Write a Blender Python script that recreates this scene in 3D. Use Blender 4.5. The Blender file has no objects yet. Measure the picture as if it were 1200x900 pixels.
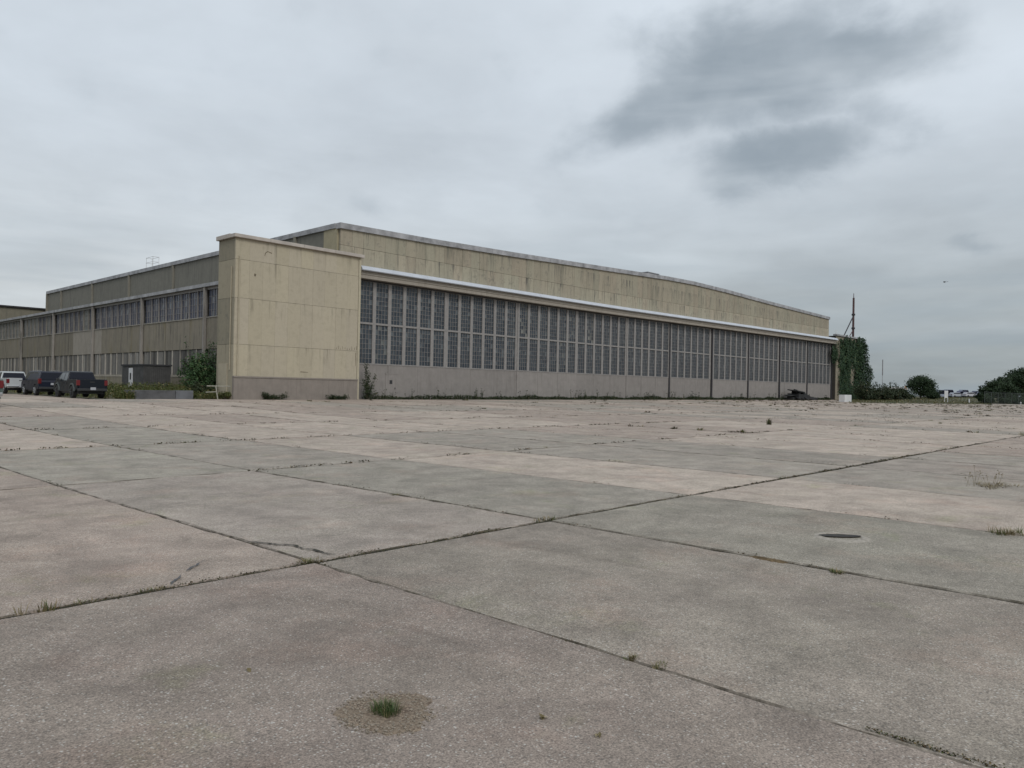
import bpy, bmesh, math, random
from mathutils import Vector, Matrix
rnd = random.Random(7)
C = bpy.context.scene
col = C.collection

# ------------------------------------------------------------------ camera
RM = ((0.68311957, 0.01789905, 0.73008717),
      (-0.73004551, -0.0099901, 0.68332551),
      (0.01952452, -0.99978989, 0.00624269))
FPX = 888.6
cam = bpy.data.cameras.new('camera')
cam.sensor_width = 36.0
cam.lens = FPX / 1200 * 36.0
cam.clip_start = 0.05
cam.clip_end = 20000
camo = bpy.data.objects.new('camera', cam)
m = Matrix.Identity(4)
for i in range(3):
    m[i][0] = RM[i][0]; m[i][1] = -RM[i][1]; m[i][2] = -RM[i][2]
m[2][3] = 1.6
camo.matrix_world = m
col.objects.link(camo)
C.camera = camo

# ------------------------------------------------------------------ sky, sun, exposure
SUN_EL, SUN_AZ = math.radians(42), math.radians(-108)   # direction towards the sun, azimuth from +X
sdir = Vector((math.cos(SUN_EL) * math.cos(SUN_AZ), math.cos(SUN_EL) * math.sin(SUN_AZ), math.sin(SUN_EL)))
C.view_settings.view_transform = 'Standard'
C.view_settings.look = 'None'
C.view_settings.exposure = 0.0
C.view_settings.gamma = 1.0
W = bpy.data.worlds.new('World'); C.world = W; W.use_nodes = True


class NT:
    def __init__(s, tree):
        s.t = tree; s.n = tree.nodes; s.l = tree.links

    def node(s, typ, **kw):
        n = s.n.new(typ)
        for k, v in kw.items(): setattr(n, k, v)
        return n

    def setin(s, sock, v):
        if hasattr(v, 'is_output') or isinstance(v, bpy.types.NodeSocket): s.l.new(v, sock)
        elif isinstance(v, (tuple, list)) and len(v) == 3 and sock.type == 'RGBA': sock.default_value = (*v, 1)
        else: sock.default_value = v

    def M(s, op, a, b=0.0, c=0.0, clamp=False):
        n = s.node('ShaderNodeMath', operation=op, use_clamp=clamp)
        s.setin(n.inputs[0], a); s.setin(n.inputs[1], b); s.setin(n.inputs[2], c)
        return n.outputs[0]

    def V(s, op, a, b=(0, 0, 0), scale=None):
        n = s.node('ShaderNodeVectorMath', operation=op)
        s.setin(n.inputs[0], a); s.setin(n.inputs[1], b)
        if scale is not None: s.setin(n.inputs['Scale'], scale)
        return n.outputs[1] if op in ('DOT_PRODUCT', 'LENGTH') else n.outputs[0]

    def sep(s, v):
        n = s.node('ShaderNodeSeparateXYZ'); s.setin(n.inputs[0], v); return n.outputs

    def comb(s, x, y, z):
        n = s.node('ShaderNodeCombineXYZ')
        for i, v in enumerate((x, y, z)): s.setin(n.inputs[i], v)
        return n.outputs[0]

    def noise(s, vec, scale=1.0, detail=4.0, rough=0.55, dist=0.0, out=0):
        n = s.node('ShaderNodeTexNoise')
        s.setin(n.inputs['Vector'], vec); n.inputs['Scale'].default_value = scale
        n.inputs['Detail'].default_value = detail; n.inputs['Roughness'].default_value = rough
        n.inputs['Distortion'].default_value = dist
        return n.outputs[out]

    def mix(s, f, a, b, blend='MIX'):
        n = s.node('ShaderNodeMix', data_type='RGBA', blend_type=blend)
        s.setin(n.inputs[0], f); s.setin(n.inputs[6], a); s.setin(n.inputs[7], b)
        return n.outputs[2]

    def rng(s, v, a, b, c=0.0, d=1.0, smooth=False):
        n = s.node('ShaderNodeMapRange', interpolation_type='SMOOTHSTEP' if smooth else 'LINEAR', clamp=True)
        s.setin(n.inputs[0], v)
        for i, x in enumerate((a, b, c, d)): s.setin(n.inputs[i + 1], x)
        return n.outputs[0]


def px2dir(px, py):
    v = Vector((px - 600, py - 450, FPX)).normalized()
    return Vector([sum(RM[i][j] * v[j] for j in range(3)) for i in range(3)])


def build_world():
    t = NT(W.node_tree)
    for n in list(t.n): t.n.remove(n)
    out = t.node('ShaderNodeOutputWorld'); bg = t.node('ShaderNodeBackground')
    t.l.new(bg.outputs[0], out.inputs[0])
    sky = t.node('ShaderNodeTexSky', sky_type='NISHITA')
    sky.sun_disc = False; sky.sun_elevation = SUN_EL
    sky.sun_rotation = math.pi / 2 - SUN_AZ
    sky.air_density = 1.0; sky.dust_density = 3.0; sky.ozone_density = 1.0
    d = t.node('ShaderNodeTexCoord').outputs['Generated']
    x, y, z = t.sep(d)[:3]
    zc = t.M('MAXIMUM', z, 0.0)
    # a cloud layer: directions flattened on to a ceiling
    k = t.M('DIVIDE', 1.0, t.M('ADD', zc, 0.16))
    p = t.comb(t.M('MULTIPLY', x, k), t.M('MULTIPLY', y, k), 0.0)
    n1 = t.noise(p, 0.9, 5, 0.5, 0.3)
    n2 = t.noise(t.V('ADD', p, (7.3, 2.1, 0)), 2.6, 5, 0.55, 0.2)
    lum = t.M('ADD', t.M('MULTIPLY', t.rng(n1, 0.32, 0.68, -1, 1), 0.10), t.M('MULTIPLY', t.rng(n2, 0.32, 0.68, -1, 1), 0.055))
    # the overcast grows a little brighter upward, greyer near the horizon
    az = t.M('ARCTAN2', y, x)
    low = t.mix(t.rng(t.M('COSINE', t.M('SUBTRACT', az, 1.75)), 0.1, 0.95, 0, 1, True), (0.345, 0.385, 0.40), (0.61, 0.645, 0.66))
    base = t.mix(t.rng(zc, 0.0, 0.36, 0, 1, True), low, (0.66, 0.725, 0.79))
    br = t.M('ADD', 1.0, lum)
    base = t.V('MULTIPLY', base, t.comb(br, br, br))
    # grey band low in the east
    el = t.M('ARCSINE', z)
    w1 = t.noise(t.comb(az, t.M('MULTIPLY', el, 1.5), 0), 5.5, 6, 0.6, 0.3, out=1)
    ws = t.sep(w1)
    wa = t.M('MULTIPLY', t.M('SUBTRACT', ws[0], 0.5), 0.12)
    we = t.M('MULTIPLY', t.M('SUBTRACT', ws[1], 0.5), 0.08)
    azw = t.M('ADD', az, wa); elw = t.M('ADD', el, we)

    def blob(px, py, rx, ry, tilt, hard=0.55):
        v = px2dir(px, py); a0 = math.atan2(v.y, v.x); e0 = math.asin(v.z)
        ax, ey = rx / FPX * 0.95, ry / FPX
        da = t.M('SUBTRACT', azw, a0); de = t.M('SUBTRACT', elw, e0)
        ct, st = math.cos(tilt), math.sin(tilt)
        u = t.M('ADD', t.M('MULTIPLY', da, ct / ax), t.M('MULTIPLY', de, st / ax))
        w = t.M('ADD', t.M('MULTIPLY', da, -st / ey), t.M('MULTIPLY', de, ct / ey))
        r = t.M('SQRT', t.M('ADD', t.M('MULTIPLY', u, u), t.M('MULTIPLY', w, w)))
        return t.rng(r, hard, 1.15, 1.0, 0.0, True)
    # azimuth grows to the left in the picture
    bl = [(885, 76, 185, 90, -0.02, 0.25, 1.1), (825, 100, 120, 60, -.3, 0, 1.0), (985, 66, 135, 54, -0.1, 0.1, .95), (765, 128, 130, 44, -0.5, 0.1, .9), (912, 182, 150, 46, -0.15, 0.2, 0.95),
          (1020, 125, 80, 36, 0.2, 0.0, .6), (1160, 286, 34, 11, 0.0, 0.3, 0.42), (425, 238, 48, 16, 0.05, 0.2, 0.30), (345, 250, 34, 14, 0.0, 0.2, 0.26)]
    dark = 0.0
    for px, py, rx, ry, ti, hd, am in bl:
        b = t.M('MULTIPLY', blob(px, py, rx * 1.12, ry * 1.12, ti, 0.0), am)
        dark = t.M('MAXIMUM', dark, b)
    fine = t.noise(t.comb(az, t.M('MULTIPLY', el, 1.35), 3.0), 12.0, 8, 0.52, 0.0)
    body = t.M('ADD', dark, t.M('MULTIPLY', t.M('SUBTRACT', fine, 0.5), 1.1))
    dark = t.M('MULTIPLY', t.rng(body, 0.04, 0.92, 0, 1, True), t.rng(fine, 0.3, 0.7, 1.05, 0.78))
    dark = t.M('MULTIPLY', dark, 0.95)
    c1 = t.mix(dark, base, (0.29, 0.345, 0.395))
    # long low streaks near the horizon
    st = t.noise(t.comb(t.M('MULTIPLY', az, 1.6), t.M('MULTIPLY', el, 16.0), 5.0), 1.7, 4, 0.5, 0.3)
    stm = t.M('MULTIPLY', t.rng(st, 0.42, 0.68, 0, 1, True), t.rng(el, 0.0, 0.3, 1, 0.0, True))
    c2 = t.mix(t.M('MULTIPLY', stm, 0.5), c1, (0.31, 0.375, 0.43))
    st2 = t.noise(t.comb(t.M('MULTIPLY', az, 1.3), t.M('MULTIPLY', el, 9.0), 15.0), 1.9, 4, 0.5, 0.3)
    c3 = t.mix(t.M('MULTIPLY', t.rng(st2, 0.5, 0.75, 0, 1, True), 0.30), c2, (0.70, 0.76, 0.81))
    skyb = t.V('SCALE', sky.outputs[0], scale=0.10)
    fin = t.mix(0.93, skyb, c3)
    t.l.new(fin, bg.inputs[0]); bg.inputs[1].default_value = 1.0


build_world()
sl = bpy.data.lights.new('sun', 'SUN'); sl.energy = 1.25; sl.angle = math.radians(25); sl.color = (1, 0.965, 0.91)
so = bpy.data.objects.new('sun', sl); so.rotation_euler = (-sdir).to_track_quat('-Z', 'Y').to_euler(); so.location = (0, 0, 60)
col.objects.link(so)

# ------------------------------------------------------------------ helpers


def sm(t):
    t = max(0.0, min(1.0, t)); return t * t * (3 - 2 * t)


def on_field(x, y):
    """signed amount (m) inside the grass field to the right of the hangar"""
    a = y - (41 - (x - 120) * 0.19)
    b = ((x - 118) - (y - 40) * 2.9) / 3.07
    return min(a, b)


def tz(x, y):
    """height of the paved apron"""
    g = sm((y - 7) / 7) * (1 - sm((y - 24) / 8))
    z = 0.0023 * (min(x, 150) - 14) + 0.36 * sm((y - 22) / 33)
    z += g * 0.05 * math.tanh((x - 14) / 8) * math.exp(-abs(x) / 60)
    return z


def gz(x, y):
    f = on_field(x, y)
    z = tz(x, y)
    if f > -1.5:
        fz = 0.06 + 1.15 * sm(f / 45) if f > 0 else 0.0
        z += -0.07 + (0.07 + 0.05) * sm((f + 1.5) / 2.0) + fz
    else:
        z -= 0.07
    r = math.hypot(x, y)
    return z * (1 - sm((r - 500) / 900)) + 0.8 * sm((r - 500) / 900)


def setp(o, label=None, cat=None, group=None, kind=None):
    if label: o['label'] = label
    if cat: o['category'] = cat
    if group: o['group'] = group
    if kind: o['kind'] = kind
    return o


def link(name, me, mat, parent=None, loc=None):
    o = bpy.data.objects.new(name, me); col.objects.link(o)
    if mat is not None and len(me.materials) == 0:
        for mm in (mat if isinstance(mat, (list, tuple)) else [mat]): me.materials.append(mm)
    if parent: o.parent = parent
    if loc: o.location = loc
    return o


def empty(name, loc, label, cat, group=None, rz=0):
    o = bpy.data.objects.new(name, None); col.objects.link(o)
    o.location = loc; o.rotation_euler = (0, 0, rz); o.empty_display_size = 0.3
    return setp(o, label, cat, group)


class MB:
    def __init__(s): s.v = []; s.f = []; s.mi = []; s.sm = False

    def quad(s, a, b, c, d, mi=0):
        n = len(s.v); s.v += [a, b, c, d]; s.f.append((n, n + 1, n + 2, n + 3)); s.mi.append(mi)

    def tri(s, a, b, c, mi=0):
        n = len(s.v); s.v += [a, b, c]; s.f.append((n, n + 1, n + 2)); s.mi.append(mi)

    def poly(s, pts, mi=0):
        n = len(s.v); s.v += list(pts); s.f.append(tuple(range(n, n + len(pts)))); s.mi.append(mi)

    def box(s, x0, x1, y0, y1, z0, z1, mi=0):
        n = len(s.v)
        s.v += [(x0, y0, z0), (x1, y0, z0), (x1, y1, z0), (x0, y1, z0), (x0, y0, z1), (x1, y0, z1), (x1, y1, z1), (x0, y1, z1)]
        for f in ((0, 3, 2, 1), (4, 5, 6, 7), (0, 1, 5, 4), (1, 2, 6, 5), (2, 3, 7, 6), (3, 0, 4, 7)):
            s.f.append(tuple(n + i for i in f)); s.mi.append(mi)
        return s

    def hexa(s, p, mi=0):
        n = len(s.v); s.v += list(p)
        for f in ((0, 3, 2, 1), (4, 5, 6, 7), (0, 1, 5, 4), (1, 2, 6, 5), (2, 3, 7, 6), (3, 0, 4, 7)):
            s.f.append(tuple(n + i for i in f)); s.mi.append(mi)

    def prism(s, pts, d0, d1, axis='y', mi=0):
        """pts in the plane across the axis, extruded d0..d1"""
        n = len(s.v); k = len(pts)
        for d in (d0, d1):
            for a, b in pts:
                s.v.append({'y': (a, d, b), 'x': (d, a, b), 'z': (a, b, d)}[axis])
        s.f.append(tuple(range(n, n + k))); s.mi.append(mi)
        s.f.append(tuple(range(n + 2 * k - 1, n + k - 1, -1))); s.mi.append(mi)
        for i in range(k):
            j = (i + 1) % k
            s.f.append((n + i, n + k + i, n + k + j, n + j)); s.mi.append(mi)

    def tube(s, a, b, r0, r1=None, seg=8, mi=0, caps=True):
        a = Vector(a); b = Vector(b); r1 = r0 if r1 is None else r1
        d = (b - a)
        if d.length < 1e-6: return
        d.normalize(); u = d.orthogonal().normalized(); w = d.cross(u); n = len(s.v)
        for c, r in ((a, r0), (b, r1)):
            for i in range(seg):
                t = 2 * math.pi * i / seg; s.v.append(tuple(c + (u * math.cos(t) + w * math.sin(t)) * r))
        for i in range(seg):
            j = (i + 1) % seg; s.f.append((n + i, n + j, n + seg + j, n + seg + i)); s.mi.append(mi)
        if caps:
            s.f.append(tuple(range(n + seg - 1, n - 1, -1))); s.mi.append(mi)
            s.f.append(tuple(range(n + seg, n + 2 * seg))); s.mi.append(mi)

    def mesh(s, name, fix=False, smooth=False, bevel=0):
        me = bpy.data.meshes.new(name); me.from_pydata([tuple(v) for v in s.v], [], s.f)
        for p, mi in zip(me.polygons, s.mi): p.material_index = mi
        if fix or bevel:
            bm = bmesh.new(); bm.from_mesh(me)
            if bevel:
                bmesh.ops.remove_doubles(bm, verts=bm.verts, dist=1e-5)
                eds = [e for e in bm.edges if len(e.link_faces) == 2 and e.calc_face_angle(0) > 0.5]
                bmesh.ops.bevel(bm, geom=eds, offset=bevel, segments=2, affect='EDGES', profile=0.6)
            bmesh.ops.recalc_face_normals(bm, faces=bm.faces); bm.to_mesh(me); bm.free()
        if smooth:
            for p in me.polygons: p.use_smooth = True
        return me

    def build(s, name, mat, parent=None, loc=None, fix=True, smooth=False, bevel=0, color=None):
        o = link(name, s.mesh(name, fix, smooth, bevel), mat, parent, loc)
        if color: o.color = (*color, 1)
        return o


def srgb(r, g, b):
    return tuple(((c / 255) / 12.92 if c / 255 <= 0.04045 else ((c / 255 + 0.055) / 1.055) ** 2.4) for c in (r, g, b))


# ------------------------------------------------------------------ materials
def mat_new(name):
    mt = bpy.data.materials.new(name); mt.use_nodes = True
    t = NT(mt.node_tree); b = t.n['Principled BSDF']
    return mt, t, b


def simple(name, c, rough=0.7, metal=0.0, var=0.15, scale=3.0, bump=0.0, spec=0.5, coat=0.0):
    mt, t, b = mat_new(name)
    pos = t.node('ShaderNodeNewGeometry').outputs['Position']
    n = t.noise(pos, scale, 5, 0.6)
    f = t.rng(n, 0.3, 0.7, 1 - var, 1 + var)
    t.l.new(t.V('MULTIPLY', c if False else t.comb(*c), t.comb(f, f, f)), b.inputs['Base Color'])
    b.inputs['Roughness'].default_value = rough; b.inputs['Metallic'].default_value = metal
    b.inputs['Specular IOR Level'].default_value = spec
    b.inputs['Coat Weight'].default_value = coat
    if bump:
        bp = t.node('ShaderNodeBump'); bp.inputs['Strength'].default_value = bump; bp.inputs['Distance'].default_value = 0.02
        t.l.new(t.noise(pos, scale * 6, 4), bp.inputs['Height']); t.l.new(bp.outputs[0], b.inputs['Normal'])
    return mt


def wall_mat(name, tint, stain, stain_amt, seams=None, streak=1.0, moss=None, use_color=True, axis='x', top_dark=0.0):
    """weathered precast: vertical run marks, blotches, fine grain; Object colour tints each panel"""
    mt, t, b = mat_new(name)
    pos = t.node('ShaderNodeNewGeometry').outputs['Position']
    x, y, z = t.sep(pos)[:3]
    h = t.M('ADD', x, y)
    v1 = t.comb(t.M('MULTIPLY', h, 3.6), t.M('MULTIPLY', z, 0.22), t.M('MULTIPLY', h, 0.3))
    s1 = t.noise(v1, 1.0, 6, 0.65, 0.4)
    v2 = t.comb(t.M('MULTIPLY', h, 13.0), t.M('MULTIPLY', z, 0.5), 4.0)
    s2 = t.noise(v2, 1.0, 3, 0.6)
    bl = t.noise(pos, 0.33, 5, 0.6)
    bl2 = t.noise(pos, 1.7, 6, 0.65)
    gr = t.noise(pos, 30, 3, 0.6)
    a = t.M('MULTIPLY', t.rng(s1, 0.48, 0.72, 0, 1, True), t.rng(bl, 0.35, 0.6, 0.25, 1.0))
    a2 = t.M('MULTIPLY', t.rng(s2, 0.55, 0.8, 0, 1), t.rng(bl2, 0.4, 0.65, 0.1, 0.8))
    st_ = t.M('MAXIMUM', a, a2)
    if seams:
        mk_ = 0.0
        wob = t.M('MULTIPLY', t.noise(t.comb(t.M('MULTIPLY', h, 1.1), 0.0, 0.0), 1.0, 4, 0.6), 2.6)
        for sz in seams:
            top = t.M('GREATER_THAN', sz + 0.02, z)
            mk_ = t.M('MAXIMUM', mk_, t.M('MULTIPLY', top, t.rng(t.M('ADD', z, wob), sz - 0.5, sz + 1.9, 0, 1)))
        st_ = t.M('MULTIPLY', st_, t.M('ADD', 0.22, t.M('MULTIPLY', mk_, 1.15)))
        st_ = t.M('MAXIMUM', st_, t.M('MULTIPLY', t.rng(bl2, 0.50, 0.72, 0, 1, True), 0.42))
    f = t.M('MULTIPLY', st_, stain_amt, clamp=True)
    base = t.comb(*tint)
    if use_color:
        oc = t.node('ShaderNodeObjectInfo').outputs['Color']; base = t.V('MULTIPLY', base, oc)
    fb = t.rng(bl2, 0.3, 0.7, 0.90, 1.10)
    fg = t.rng(gr, 0.3, 0.7, 0.95, 1.05)
    ff = t.M('MULTIPLY', fb, fg)
    c = t.V('MULTIPLY', base, t.comb(ff, ff, ff))
    c = t.mix(f, c, stain)
    if moss:
        mo = t.noise(t.comb(t.M('MULTIPLY', h, 0.9), t.M('MULTIPLY', z, 0.16), 9.0), 1.0, 5, 0.6)
        c = t.mix(t.M('MULTIPLY', t.rng(mo, 0.53, 0.72, 0, 1, True), 0.6), c, moss)
    t.l.new(c, b.inputs['Base Color']); b.inputs['Roughness'].default_value = 0.88
    b.inputs['Specular IOR Level'].default_value = 0.25
    bp = t.node('ShaderNodeBump'); bp.inputs['Strength'].default_value = 0.35; bp.inputs['Distance'].default_value = 0.02
    t.l.new(t.M('ADD', gr, t.M('MULTIPLY', bl2, 2)), bp.inputs['Height']); t.l.new(bp.outputs[0], b.inputs['Normal'])
    return mt


def concrete_mat():
    mt, t, b = mat_new('apron_concrete')
    pos = t.node('ShaderNodeNewGeometry').outputs['Position']
    oi = t.node('ShaderNodeObjectInfo'); oc = oi.outputs['Color']
    # every slab was its own pour: shift the blotches from slab to slab
    ps = t.V('ADD', pos, t.comb(t.M('MULTIPLY', oi.outputs['Random'], 91.0), t.M('MULTIPLY', oi.outputs['Random'], 37.0), 0.0))
    big = t.noise(ps, 0.28, 5, 0.6, 0.4)
    med = t.noise(t.V('ADD', ps, (5, 9, 0)), 1.5, 6, 0.65, 0.3)
    sml = t.noise(pos, 9.0, 5, 0.7)
    grit = t.noise(pos, 90.0, 3, 0.75)
    f = t.M('MULTIPLY', t.rng(big, 0.3, 0.7, 0.88, 1.10), t.rng(med, 0.32, 0.68, 0.76, 1.20))
    f = t.M('MULTIPLY', f, t.rng(sml, 0.25, 0.75, 0.88, 1.12))
    f = t.M('MULTIPLY', f, t.rng(grit, 0.32, 0.68, 0.50, 1.52))
    g2 = t.noise(t.V('ADD', pos, (1, 7, 3)), 32.0, 3, 0.8)
    f = t.M('MULTIPLY', f, t.rng(g2, 0.32, 0.68, 0.84, 1.17))
    c = t.V('MULTIPLY', oc, t.comb(f, f, f))
    # hue drift between pink and green grey
    hd = t.noise(t.V('ADD', ps, (31, 3, 0)), 0.7, 4, 0.6)
    c = t.mix(t.rng(hd, 0.42, 0.62, 0, 0.3, True), c, t.V('MULTIPLY', c, (0.945, 0.99, 0.955)))
    mo = t.noise(t.V('ADD', ps, (13, 77, 0)), 0.9, 7, 0.7, 0.4)
    c = t.mix(t.rng(mo, 0.56, 0.70, 0, 0.42, True), c, t.V('MULTIPLY', c, (0.80, 0.92, 0.66)))
    pk = t.noise(t.V('ADD', ps, (23, 17, 0)), 0.8, 5, 0.65)
    c = t.mix(t.rng(pk, 0.52, 0.66, 0, 0.45, True), c, t.V('MULTIPLY', c, (1.08, 0.965, 0.93)))
    mk = t.noise(t.comb(t.M('MULTIPLY', t.sep(pos)[0], 0.9), t.M('MULTIPLY', t.sep(pos)[1], 0.12), 2.0), 1.3, 6, 0.65, 0.5)
    dkm = t.rng(mk, 0.56, 0.72, 0, 0.35, True)
    c = t.mix(dkm, c, t.V('MULTIPLY', c, (0.62, 0.60, 0.57)))
    oil = t.noise(t.V('ADD', pos, (50, 20, 0)), 0.55, 6, 0.7, 0.8)
    c = t.mix(t.rng(oil, 0.66, 0.74, 0, 0.4, True), c, (0.12, 0.105, 0.09))
    # light grazed patches and pale worn aggregate
    v = t.node('ShaderNodeTexVoronoi', feature='F1'); v.inputs['Scale'].default_value = 55.0
    t.l.new(pos, v.inputs['Vector'])
    vr = t.sep(v.outputs['Color'])[0]
    spk = t.M('MULTIPLY', t.rng(v.outputs['Distance'], 0.2, 0.4, 1, 0), t.M('GREATER_THAN', vr, 0.72))
    spk = t.M('MULTIPLY', spk, t.rng(med, 0.35, 0.6, 0.35, 1))
    c = t.mix(t.M('MULTIPLY', spk, 0.8), c, (0.58, 0.55, 0.50))
    v3 = t.node('ShaderNodeTexVoronoi', feature='F1'); v3.inputs['Scale'].default_value = 26.0
    t.l.new(t.V('ADD', pos, (3, 1, 0)), v3.inputs['Vector'])
    spk3 = t.M('MULTIPLY', t.rng(v3.outputs['Distance'], 0.12, 0.24, 1, 0), t.M('GREATER_THAN', t.sep(v3.outputs['Color'])[1], 0.93))
    c = t.mix(t.M('MULTIPLY', spk3, 0.8), c, (0.56, 0.54, 0.50))
    v2 = t.node('ShaderNodeTexVoronoi', feature='F1'); v2.inputs['Scale'].default_value = 44.0
    t.l.new(pos, v2.inputs['Vector'])
    dk = t.M('MULTIPLY', t.rng(v2.outputs['Distance'], 0.2, 0.4, 1, 0), t.M('GREATER_THAN', t.sep(v2.outputs['Color'])[1], 0.72))
    c = t.mix(t.M('MULTIPLY', dk, 0.55), c, (0.10, 0.095, 0.085))
    # hairline crazing
    vc = t.node('ShaderNodeTexVoronoi', feature='DISTANCE_TO_EDGE'); vc.inputs['Scale'].default_value = 0.42
    wob = t.V('ADD', pos, t.V('SCALE', t.noise(pos, 1.6, 5, 0.7, out=1), scale=1.1))
    t.l.new(wob, vc.inputs['Vector'])
    cr = t.M('MULTIPLY', t.rng(vc.outputs['Distance'], 0.0, 0.006, 1, 0), t.rng(med, 0.5, 0.62, 0, 0.45))
    c = t.mix(cr, c, (0.09, 0.085, 0.075))
    t.l.new(c, b.inputs['Base Color'])
    b.inputs['Roughness'].default_value = 0.9; b.inputs['Specular IOR Level'].default_value = 0.3
    bp = t.node('ShaderNodeBump'); bp.inputs['Strength'].default_value = 0.7; bp.inputs['Distance'].default_value = 0.006
    t.l.new(t.M('ADD', grit, t.M('ADD', t.M('MULTIPLY', sml, 1.2), t.M('MULTIPLY', spk, 0.6))), bp.inputs['Height'])
    t.l.new(bp.outputs[0], b.inputs['Normal'])
    return mt


def leaf_mat(name, dark, light, dead=None, dead_amt=0.0, rough=0.6):
    mt, t, b = mat_new(name)
    g = t.node('ShaderNodeNewGeometry')
    r = g.outputs['Random Per Island']
    n = t.noise(g.outputs['Position'], 0.9, 3, 0.6)
    c = t.mix(t.M('ADD', t.M('MULTIPLY', r, 0.6), t.rng(n, 0.35, 0.65, 0, 0.4)), dark, light)
    if dead:
        c = t.mix(t.M('GREATER_THAN', t.M('FRACT', t.M('MULTIPLY', r, 7.13)), 1 - dead_amt), c, dead)
    t.l.new(c, b.inputs['Base Color']); b.inputs['Roughness'].default_value = rough
    b.inputs['Specular IOR Level'].default_value = 0.3
    try:
        b.inputs['Subsurface Weight'].default_value = 0.0
    except Exception: pass
    return mt


def pane_mat(name, a, bcol, pale, pale_amt, rough=0.28):
    mt, t, b = mat_new(name)
    g = t.node('ShaderNodeNewGeometry'); r = g.outputs['Random Per Island']
    n = t.noise(g.outputs['Position'], 0.45, 3, 0.6)
    n2 = t.noise(g.outputs['Position'], 5.0, 4, 0.6)
    c = t.mix(t.M('MULTIPLY', t.M('ADD', r, t.rng(n, 0.35, 0.65, 0, 1)), 0.5), a, bcol)
    rp = t.M('FRACT', t.M('ADD', t.M('MULTIPLY', r, 13.7), t.M('MULTIPLY', n, 0.6)))
    c = t.mix(t.M('MULTIPLY', t.M('GREATER_THAN', rp, 1 - pale_amt), 0.55), c, pale)
    c = t.mix(t.rng(n2, 0.5, 0.8, 0, 0.25), c, pale)
    t.l.new(c, b.inputs['Base Color']); b.inputs['Roughness'].default_value = rough
    b.inputs['Specular IOR Level'].default_value = 0.45
    return mt


M_CONC = concrete_mat()
def edge_mat():
    mt, t, b = mat_new('grimy_slab_edge')
    pos = t.node('ShaderNodeNewGeometry').outputs['Position']
    oc = t.node('ShaderNodeObjectInfo').outputs['Color']
    n = t.noise(pos, 2.2, 6, .7); g = t.noise(pos, 40, 3, .7)
    c = t.mix(t.rng(n, .40, .60, 0, 1), (0.085, 0.072, 0.052), oc)
    k = t.rng(g, .3, .7, .6, 1.3)
    c = t.V('MULTIPLY', c, t.comb(k, k, k))
    t.l.new(c, b.inputs['Base Color']); b.inputs['Roughness'].default_value = .95
    return mt


M_EDGE = edge_mat()
M_CREAM = wall_mat('cream_precast', (0.428, 0.381, 0.293), (0.22, 0.198, 0.150), 0.85, seams=(12.5, 10.95, 8.05, 4.55))
M_BAND = wall_mat('stained_precast', (0.355, 0.320, 0.248), (0.125, 0.120, 0.104), 1.45, seams=(15.6, 13.62), moss=(0.15, 0.148, 0.115))
M_GREY = wall_mat('grey_precast', (0.215, 0.200, 0.170), (0.065, 0.064, 0.056), 1.0, moss=(0.20, 0.165, 0.085))
M_GREYUP = wall_mat('dull_precast', (0.19, 0.182, 0.155), (0.10, 0.098, 0.085), 0.8)
M_DOOR = wall_mat('mauve_door_paint', (0.248, 0.230, 0.216), (0.15, 0.135, 0.12), 0.5)
M_PLINTH = wall_mat('mauve_plinth', (0.235, 0.207, 0.183), (0.16, 0.14, 0.12), 0.5)
M_TRIM = simple('grey_frame_paint', (0.245, 0.232, 0.222), 0.6, var=0.12)
M_FASC = wall_mat('fascia_paint', (0.31, 0.28, 0.24), (0.17, 0.15, 0.12), 0.5)
M_LIP = simple('galvanised_lip', (0.50, 0.53, 0.58), 0.5, 0.0, var=0.08, scale=.6)
M_COPE = simple('weathered_coping', (0.31, 0.31, 0.32), 0.6, 0.0, var=0.4, scale=1.0)
M_COPEP = simple('pale_pier_coping', (0.42, 0.38, 0.34), 0.7, var=0.15, scale=1.5)
M_DARK = simple('dark_steel', (0.035, 0.033, 0.036), 0.6, 0.2)
M_BACK = simple('backing_shadow_gap', (0.07, 0.065, 0.055), 0.9)
M_ROOF = simple('roof_felt', (0.12, 0.12, 0.125), 0.9)
M_PANE = pane_mat('door_glass', (0.022, 0.031, 0.044), (0.062, 0.076, 0.088), (0.15, 0.17, 0.18), 0.14)
M_PANEB = pane_mat('annex_glass', (0.032, 0.040, 0.068), (0.075, 0.085, 0.125), (0.19, 0.20, 0.20), 0.12)
M_PANEG = pane_mat('clouded_glass', (0.07, 0.08, 0.08), (0.16, 0.17, 0.165), (0.26, 0.26, 0.24), 0.3, 0.5)
M_PALE = wall_mat('boarded_pale', (0.235, 0.22, 0.195), (0.10, 0.095, 0.085), 1.0)
M_PIPE = simple('white_pipe_paint', (0.33, 0.32, 0.27), 0.6)
M_SOIL = simple('joint_soil', (0.036, 0.034, 0.022), 0.95, var=0.4, scale=12, bump=0.5)
M_TUFT = leaf_mat('weed_green', (0.045, 0.065, 0.018), (0.12, 0.14, 0.045), (0.20, 0.15, 0.075), 0.35)
M_TUFTG = leaf_mat('fresh_grass', (0.030, 0.055, 0.016), (0.085, 0.125, 0.04), (0.20, 0.17, 0.09), 0.2)
M_TUFTD = leaf_mat('dry_grass', (0.10, 0.08, 0.035), (0.21, 0.17, 0.09), (0.28, 0.23, 0.14), 0.3)
M_MOSS = leaf_mat('moss_and_litter', (0.028, 0.026, 0.014), (0.075, 0.070, 0.032), (0.10, 0.065, 0.035), 0.25, 0.9)
M_SCRUB = leaf_mat('scrub_weeds', (0.030, 0.048, 0.012), (0.105, 0.115, 0.034), (0.17, 0.14, 0.06), 0.16)
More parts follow.
